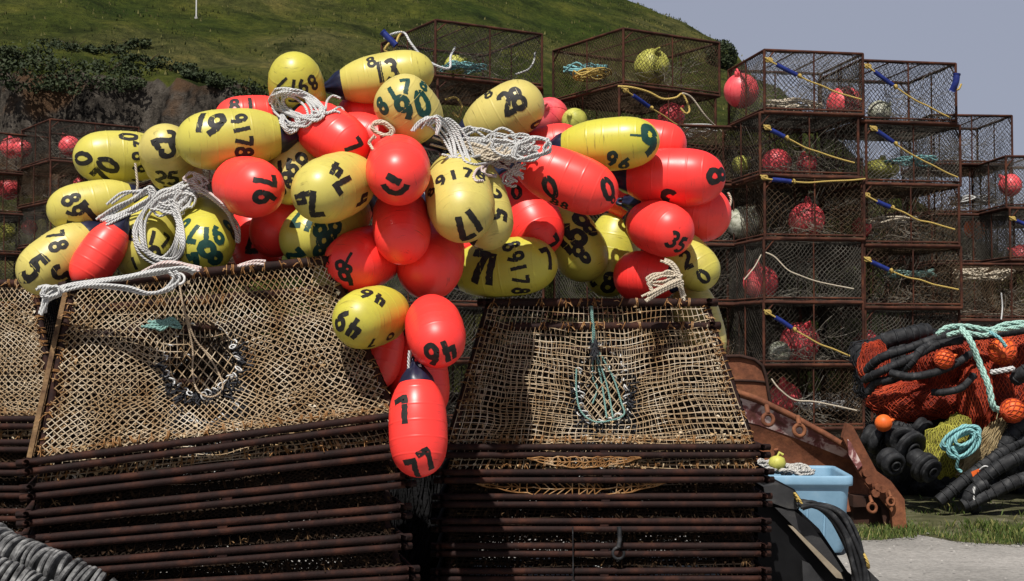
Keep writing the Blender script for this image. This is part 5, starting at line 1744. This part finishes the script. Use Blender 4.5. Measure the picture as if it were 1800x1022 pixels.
def net_thing(name, lumps, m, min_, label, cat, cell=.036, strand=.0046):
    a, b_ = MB(), MB()
    for i, (px, py, Y, rx, ry, rz_) in enumerate(lumps):
        k = Y / F
        lump(a, b_, at(px, py, Y), (rx * k, ry * k, rz_ * k), i * 5.3 + 2, cell, strand)
    root = empty(name, (0, 0, 0), 0, label, cat)
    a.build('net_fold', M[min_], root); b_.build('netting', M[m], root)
    return root


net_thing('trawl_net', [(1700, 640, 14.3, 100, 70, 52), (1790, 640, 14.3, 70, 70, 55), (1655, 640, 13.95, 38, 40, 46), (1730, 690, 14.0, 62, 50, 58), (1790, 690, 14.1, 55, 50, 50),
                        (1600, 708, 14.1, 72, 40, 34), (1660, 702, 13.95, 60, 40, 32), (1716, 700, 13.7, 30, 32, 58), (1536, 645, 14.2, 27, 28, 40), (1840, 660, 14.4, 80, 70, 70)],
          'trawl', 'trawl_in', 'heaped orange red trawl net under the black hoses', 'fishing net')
net_thing('dark_net', [(1610, 660, 14.9, 110, 60, 80), (1740, 780, 15.0, 120, 60, 90), (1590, 800, 14.9, 70, 50, 80), (1800, 800, 14.9, 90, 50, 90), (1670, 840, 14.8, 80, 50, 50)], 'blacktwine', 'rubber', 'black netting forming the dark core of the net pile', 'fishing net', .07)
net_thing('dark_net', [(752, 985, 10.25, 78, 120, 250), (760, 1040, 9.75, 66, 90, 120), (735, 860, 10.6, 70, 90, 120)], 'gap_shade', 'gap_shade', 'added black netting heap standing in for shade between the front stacks', 'fishing net', .07)  # heap added to fill the sunlit gap with darkness
net_thing('net_bag', [(1662, 790, 13.5, 34, 30, 46), (1684, 760, 13.55, 26, 28, 30), (1645, 805, 13.5, 26, 26, 34), (1690, 810, 13.6, 24, 26, 30)], 'lime_net', 'lime_in', 'yellow green net bundle below the trawl net', 'fishing net', .032)


def hose(pts, r_, label, name='rubber_hose', ribs=True, m='rubber', group='black hoses on the net pile', cat='hose', seed=0):
    P = crv([at(*p) for p in pts], 8); rg = random.Random(seed)
    mb = MB(); mb.tube(P, r_, 10)
    o = None
    if ribs:
        L = 0; nxt = .05
        for i in range(1, len(P)):
            L += (P[i] - P[i - 1]).length
            if L > nxt:
                nxt += rg.uniform(.06, .12); t = (P[i] - P[i - 1]).normalized()
                mb.ring(P[i], r_ * 1.0, r_ * .14, t.to_track_quat('Z', 'Y').to_matrix(), 12, 4)
    o = mb.build(name, M[m]); tag(o, label, cat, group)
    return o


hose([(1524, 652, 13.9), (1548, 630, 13.7), (1600, 612, 13.6), (1660, 592, 13.6), (1720, 590, 13.7), (1800, 580, 13.8), (1840, 570, 13.9)], .046, 'upper black hose running the whole width of the red net', seed=1)
hose([(1520, 668, 13.8), (1545, 655, 13.6), (1600, 630, 13.5), (1650, 606, 13.55), (1690, 598, 13.6)], .042, 'black hose just under the upper one', seed=2)
hose([(1566, 656, 13.5), (1600, 662, 13.35), (1640, 656, 13.35), (1680, 640, 13.4), (1706, 622, 13.5)], .038, 'black hose looping across in front of the red net', seed=3)
hose([(1580, 655, 13.6), (1600, 640, 13.5), (1620, 615, 13.5), (1650, 600, 13.6)], .04, 'black hose curving up beneath the green line', seed=4)
hose([(1525, 690, 13.8), (1540, 672, 13.7), (1560, 668, 13.6), (1590, 650, 13.6)], .04, 'thin black hose at the outer end of the red net', seed=5)
hose([(1532, 612, 14.4), (1560, 598, 14.3), (1600, 588, 14.3), (1630, 582, 14.4)], .085, 'thick black hose behind the pile top', seed=6)
hose([(1650, 882, 13.2), (1690, 850, 13.2), (1740, 812, 13.2), (1785, 780, 13.3), (1830, 750, 13.4)], .064, 'thick black hose with the orange tag', seed=7)
hose([(1692, 890, 13.0), (1740, 868, 13.0), (1790, 845, 13.0), (1840, 830, 13.1)], .066, 'lowest thick black hose lying on the grass', seed=8)
hose([(1715, 850, 13.05), (1755, 822, 13.0), (1800, 800, 13.0), (1840, 785, 13.1)], .066, 'thick black hose above the lowest one', seed=9)
hose([(1715, 895, 13.1), (1702, 880, 13.0), (1712, 862, 13.0), (1735, 850, 13.0)], .06, 'short bent black hose end by the grass', seed=10)
hose([(1760, 790, 13.3), (1790, 750, 13.3), (1815, 720, 13.4)], .07, 'black hose rising beside the netted orange float', seed=11)
hose([(1785, 668, 13.4), (1800, 655, 13.3), (1830, 640, 13.3)], .07, 'black hose stub at the frame edge over the red net', seed=12)
hose([(1640, 690, 13.5), (1660, 690, 13.4), (1690, 682, 13.4), (1712, 660, 13.5)], .035, 'thin dark hose with a pale end in the red net folds', seed=13)
# braided green lines over the pile
def braid(pts, r_, m, label, n=3, seed=0):
    P = crv([at(*p) for p in pts], 10); mb = MB()
    for k in range(n):
        q = []
        for i, p in enumerate(P):
            t = (P[min(i + 1, len(P) - 1)] - P[max(i - 1, 0)]).normalized(); u = t.orthogonal().normalized(); v = t.cross(u)
            a = i * .55 + 2 * PI * k / n
            q.append(p + (u * math.cos(a) + v * math.sin(a)) * r_ * .75)
        mb.tube(q, r_ * .7, 6)
    o = mb.build('braided_line', M[m]); tag(o, label, 'rope', 'green lines over the net pile')


braid([(1648, 588, 13.4), (1665, 576, 13.4), (1700, 574, 13.5), (1740, 580, 13.5), (1770, 570, 13.6), (1830, 566, 13.7)], .02, 'mint_rope', 'green braided line across the top of the pile', seed=1)
braid([(1690, 578, 13.4), (1706, 600, 13.25), (1722, 640, 13.25), (1738, 680, 13.2), (1746, 715, 13.2), (1762, 722, 13.3)], .024, 'mint_rope', 'green braided line hanging down over the red net', seed=2)
braid([(1665, 590, 13.4), (1690, 584, 13.4), (1730, 590, 13.45), (1752, 582, 13.5), (1800, 574, 13.6)], .018, 'mint_rope', 'second green line beside the top one', seed=3)
braid([(1740, 584, 13.4), (1756, 594, 13.3), (1768, 610, 13.3)], .014, 'teal_rope', 'short pale blue line end on the red net', seed=4)
braid([(1742, 655, 13.35), (1760, 652, 13.3), (1782, 648, 13.3)], .02, 'white_rope', 'pale rope turn round the red net bundle', seed=5)
mb = MB(); rg = random.Random(3)
for k in range(10):
    cx_, cy_ = 1690 + rg.uniform(-5, 8), 776 + rg.uniform(-8, 8); rx, ry = rg.uniform(14, 34), rg.uniform(10, 22)
    mb.tube(crv([at(cx_ + rx * math.cos(a) , cy_ + ry * math.sin(a) - .35 * rx * math.cos(a), 13.25 - .012 * k) for a in [i * PI / 5 for i in range(10)]], 4, True), .017, 6, closed=True)
mb.tube(crv([at(1676, 790, 13.15), at(1684, 805, 13.15), at(1682, 822, 13.2), at(1690, 830, 13.2)], 6), .017, 6)
tag(mb.build('rope_coil', M['teal_rope']), 'turquoise rope coil on the yellow green net bundle', 'rope coil')
# straw coloured chafing fringe
M['straw'] = noisy('straw_fibre', [(.3, (.16, .11, .05)), (.6, (.36, .28, .15)), (.8, (.5, .42, .26))], 8, 6, rough=.95)
mb = MB(); rg = random.Random(6)
for k in range(900):
    a = rg.random(); x0, y0 = 1762 - 30 * a + rg.gauss(0, 5), 745 + 25 * a + rg.gauss(0, 6)
    x1, y1 = 1690 + 50 * rg.random() - 12 * a, 835 - 18 * rg.random() + rg.gauss(0, 5)
    Y = 13.42 - .1 * rg.random()
    mb.tube([at(x0, y0, Y), at((x0 + x1) / 2 + rg.gauss(2, 5), (y0 + y1) / 2 + rg.gauss(-4, 4), Y - .06), at(x1, y1, Y + rg.uniform(-.03, .03))], .005, 3, cap=False)
tag(mb.build('fibre_fringe', M['straw']), 'straw coloured fibre fringe hanging beside the turquoise coil', 'fringe')
# orange floats
def orange(px, py, Y, rp, label, netted=False):
    rad = rp / F * Y; me = float_mesh(rad, int(px)).mesh('ball'); me.materials.append(M['orange'])
    root = empty('float', at(px, py, Y), 0, label, 'float', 'orange floats in the net pile'); root.rotation_euler = (1.2, .4, px)
    link_mesh('ball', me, root)
    if netted:
        mb = MB()
        for sg in (1, -1):
            for k in range(12):
                mb.tube([Vector((math.cos(2 * PI * k / 12 + sg * t * .25), math.sin(2 * PI * k / 12 + sg * t * .25), 0)) * rad * 1.03 * math.cos(-1.4 + t * .35) + Vector((0, 0, rad * 1.03 * math.sin(-1.4 + t * .35))) for t in range(9)], .007, 3, cap=False)
        mb.build('netting', M['trawl'], root)
orange(1553, 744, 13.5, 15, 'plain orange float at the lower end of the red net')
orange(1660, 632, 13.35, 17, 'orange float partly wrapped in the red net middle', True)
orange(1762, 618, 13.5, 24, 'larger orange float under red net near the pile top', True)
orange(1780, 722, 13.2, 21, 'orange netted float by the black hose at the frame edge', True)
# rubber bobbins
def bobbin(px, py, Y, rp, lp, ang, label, dish=True):
    k = Y / F; rad, l = rp * k, lp * k
    root = empty('bobbin', at(px, py, Y), 0, label, 'bobbin', 'rubber bobbins under the net pile')
    root.rotation_euler = (R(ang * .3), R(90 + 18 + ang % 17), R(-48 + ang % 25))
    mb = MB()
    if dish: prof = [(.0001, -l / 2), (rad * .45, -l / 2), (rad * .9, -l / 2 + .01), (rad, -l * .32), (rad, -l * .12), (rad * .86, -l * .06), (rad * .86, l * .06), (rad, l * .12), (rad, l * .32), (rad * .9, l / 2 - .01), (rad * .62, l / 2), (rad * .5, l * .3), (.0001, l * .3)]
    else: prof = [(.0001, -l / 2), (rad * .5, -l / 2), (rad * .6, -l * .35), (rad, -l * .15), (rad, l * .15), (rad * .6, l * .35), (rad * .5, l / 2), (.0001, l / 2)]
    mb.lathe(prof, 26); mb.build('roller', M['rubber'], root)
    mb = MB(); mb.ring((0, 0, l / 2), rad * .35, rad * .09, None, 16, 5); mb.build('collar', M['rubber'], root)
BB = [(1535, 772, 13.7, 24, 34, 20), (1566, 812, 13.3, 22, 36, 75), (1575, 770, 13.6, 22, 30, 140), (1590, 775, 13.5, 26, 14, 150), (1600, 788, 13.4, 32, 16, 60), (1612, 808, 13.3, 18, 44, 55), (1625, 822, 13.25, 27, 18, 60), (1636, 828, 13.2, 22, 12, 60), (1545, 796, 13.8, 20, 30, 30), (1620, 755, 13.8, 20, 26, 10)]
bl = ['at the outer end under the orange float', 'standing low by the grass', 'tucked under the red net edge', 'thin disc between two rollers', 'large dished disc in the middle of the row', 'narrow roller beside the large disc', 'wide disc near the yellow green bundle', 'last disc by the yellow green bundle', 'dark one deep in the shade', 'behind the large disc']
for i, (q, t) in enumerate(zip(BB, bl)): bobbin(*q, 'black rubber bobbin ' + t, i % 3 != 2)
# plastic tag on the hose
mb = MB(); P0 = [at(*p, 13.05) for p in ((1707, 830), (1722, 824), (1728, 838), (1713, 846))]; slab(mb, P0, (0, .006, 0))
root = empty('tag', (0, 0, 0), 0, 'bright orange plastic tag tied round the black hose', 'tag')
mb.build('label_plate', M['orange_tag'] if 'orange_tag' in M else M['orange'], root)
mb = MB(); mb.tube(crv([at(1722, 826, 13.04), at(1730, 820, 13.0), at(1738, 822, 13.02), at(1740, 832, 13.1)], 6), .008, 5); mb.build('tie', M['whitering'], root)
mb = MB(); mb.tube(crv([at(1713, 856, 12.95), at(1711, 870, 12.95), at(1712, 880, 12.95)], 5), .014, 6); tag(mb.build('thin_line', M['white_rope']), 'short white line end by the bent hose', 'rope')

# ribbed disc lines at the lower corner
def disc_line(pts, rp, label, seed):
    P = crv([at(*p) for p in pts], 60); rg = random.Random(seed); mb = MB()
    L = 0; nxt = 0; k = rp / F * 6.2
    for i in range(1, len(P)):
        L += (P[i] - P[i - 1]).length
        if L >= nxt:
            th = rg.uniform(.016, .024); nxt = L + th + rg.uniform(.001, .008)
            t = (P[i] - P[i - 1]).normalized(); t = (t + Vector((rg.uniform(-.16, .16), rg.uniform(-.16, .16), rg.uniform(-.16, .16)))).normalized()
            Mx = t.to_track_quat('Z', 'Y').to_matrix().to_4x4(); Mx.translation = P[i]
            rr = k * rg.uniform(.92, 1.06)
            prof = [(rr * .2, -th / 2), (rr * .93, -th / 2), (rr, -th * .3), (rr, th * .3), (rr * .93, th / 2), (rr * .2, th / 2)]
            b0 = len(mb.v); mb.lathe(prof, 20, Mx, False)
    mb.tube(P[::4], k * .25, 6)
    o = mb.build('rubber_disc_line', M['disc']); tag(o, label, 'hose', 'ribbed lines at the lower corner')


M['disc'] = noisy('weathered_rubber', [(.35, (.02, .02, .02)), (.5, (.10, .10, .10)), (.7, (.30, .30, .29))], 16, 8, rough=.8, rnd_amt=9, bump=.3)
disc_line([(-420, 1290, 6.5), (-320, 1120, 6.4), (-190, 960, 6.35), (-60, 930, 6.3), (0, 962, 6.2), (50, 985, 6.15), (110, 1008, 6.1), (170, 1040, 6.1), (260, 1110, 6.1), (360, 1230, 6.05), (460, 1290, 6.0)], 34, 'upper grey ribbed rubber disc line at the bottom corner', 1)
disc_line([(-440, 1290, 6.1), (-330, 1150, 6.1), (-190, 1010, 6.1), (-60, 990, 6.05), (0, 1012, 6.0), (50, 1034, 6.0), (110, 1070, 6.0), (200, 1130, 6.0), (300, 1240, 5.9), (400, 1295, 5.85)], 30, 'lower grey ribbed rubber disc line at the bottom corner', 2)
# ---------------------------------------------------------------- camera, light
cam = bpy.data.cameras.new('camera'); co = bpy.data.objects.new('camera', cam); col.objects.link(co)
co.location = EYE; co.rotation_euler = (R(90) + PITCH, 0, 0)
cam.sensor_width = 36; cam.lens = 36 * F / 1800; cam.clip_end = 3000; cam.clip_start = .1
scene.camera = co
SUN = Vector((-.15, -.53, .83)).normalized()
sl = bpy.data.lights.new('sun', 'SUN'); sl.energy = 5.0; sl.angle = R(.5); sl.color = (1, .955, .89)
so = bpy.data.objects.new('sun', sl); col.objects.link(so)
so.rotation_euler = (-SUN).to_track_quat('-Z', 'Y').to_euler(); so.location = (-10, -20, 40)
w = bpy.data.worlds.new('World'); scene.world = w; w.use_nodes = True
nt = w.node_tree; bg = nt.nodes['Background']
sky = nd(nt, 'ShaderNodeTexSky'); sky.sky_type = 'NISHITA'; sky.sun_disc = False
sky.sun_elevation = math.asin(SUN.z); sky.sun_rotation = math.atan2(SUN.x, SUN.y)
sky.air_density = 1.0; sky.dust_density = 3.0; sky.ozone_density = 2.0; sky.altitude = 10
# pale cloud veil kept low, faded out overhead to cut fill light
mx = nd(nt, 'ShaderNodeMix', data_type='RGBA'); 
tcw = nd(nt, 'ShaderNodeTexCoord'); sep = nd(nt, 'ShaderNodeSeparateXYZ'); nt.links.new(tcw.outputs['Generated'], sep.inputs[0])
mr = nd(nt, 'ShaderNodeMapRange'); mr.inputs[1].default_value = .24; mr.inputs[2].default_value = .42; mr.inputs[3].default_value = .78; mr.inputs[4].default_value = .0
nt.links.new(sep.outputs[2], mr.inputs[0]); nt.links.new(mr.outputs[0], mx.inputs[0])
nt.links.new(sky.outputs[0], mx.inputs[6]); mx.inputs[7].default_value = (6.9, 7.4, 9.3, 1)
nt.links.new(mx.outputs[2], bg.inputs['Color']); bg.inputs['Strength'].default_value = .05
scene.view_settings.view_transform = 'Standard'; scene.view_settings.look = 'None'
scene.view_settings.exposure = .15; scene.view_settings.gamma = 1
scene.cycles.max_bounces = 6; scene.cycles.diffuse_bounces = 3; scene.cycles.glossy_bounces = 2
scene.cycles.use_denoising = True
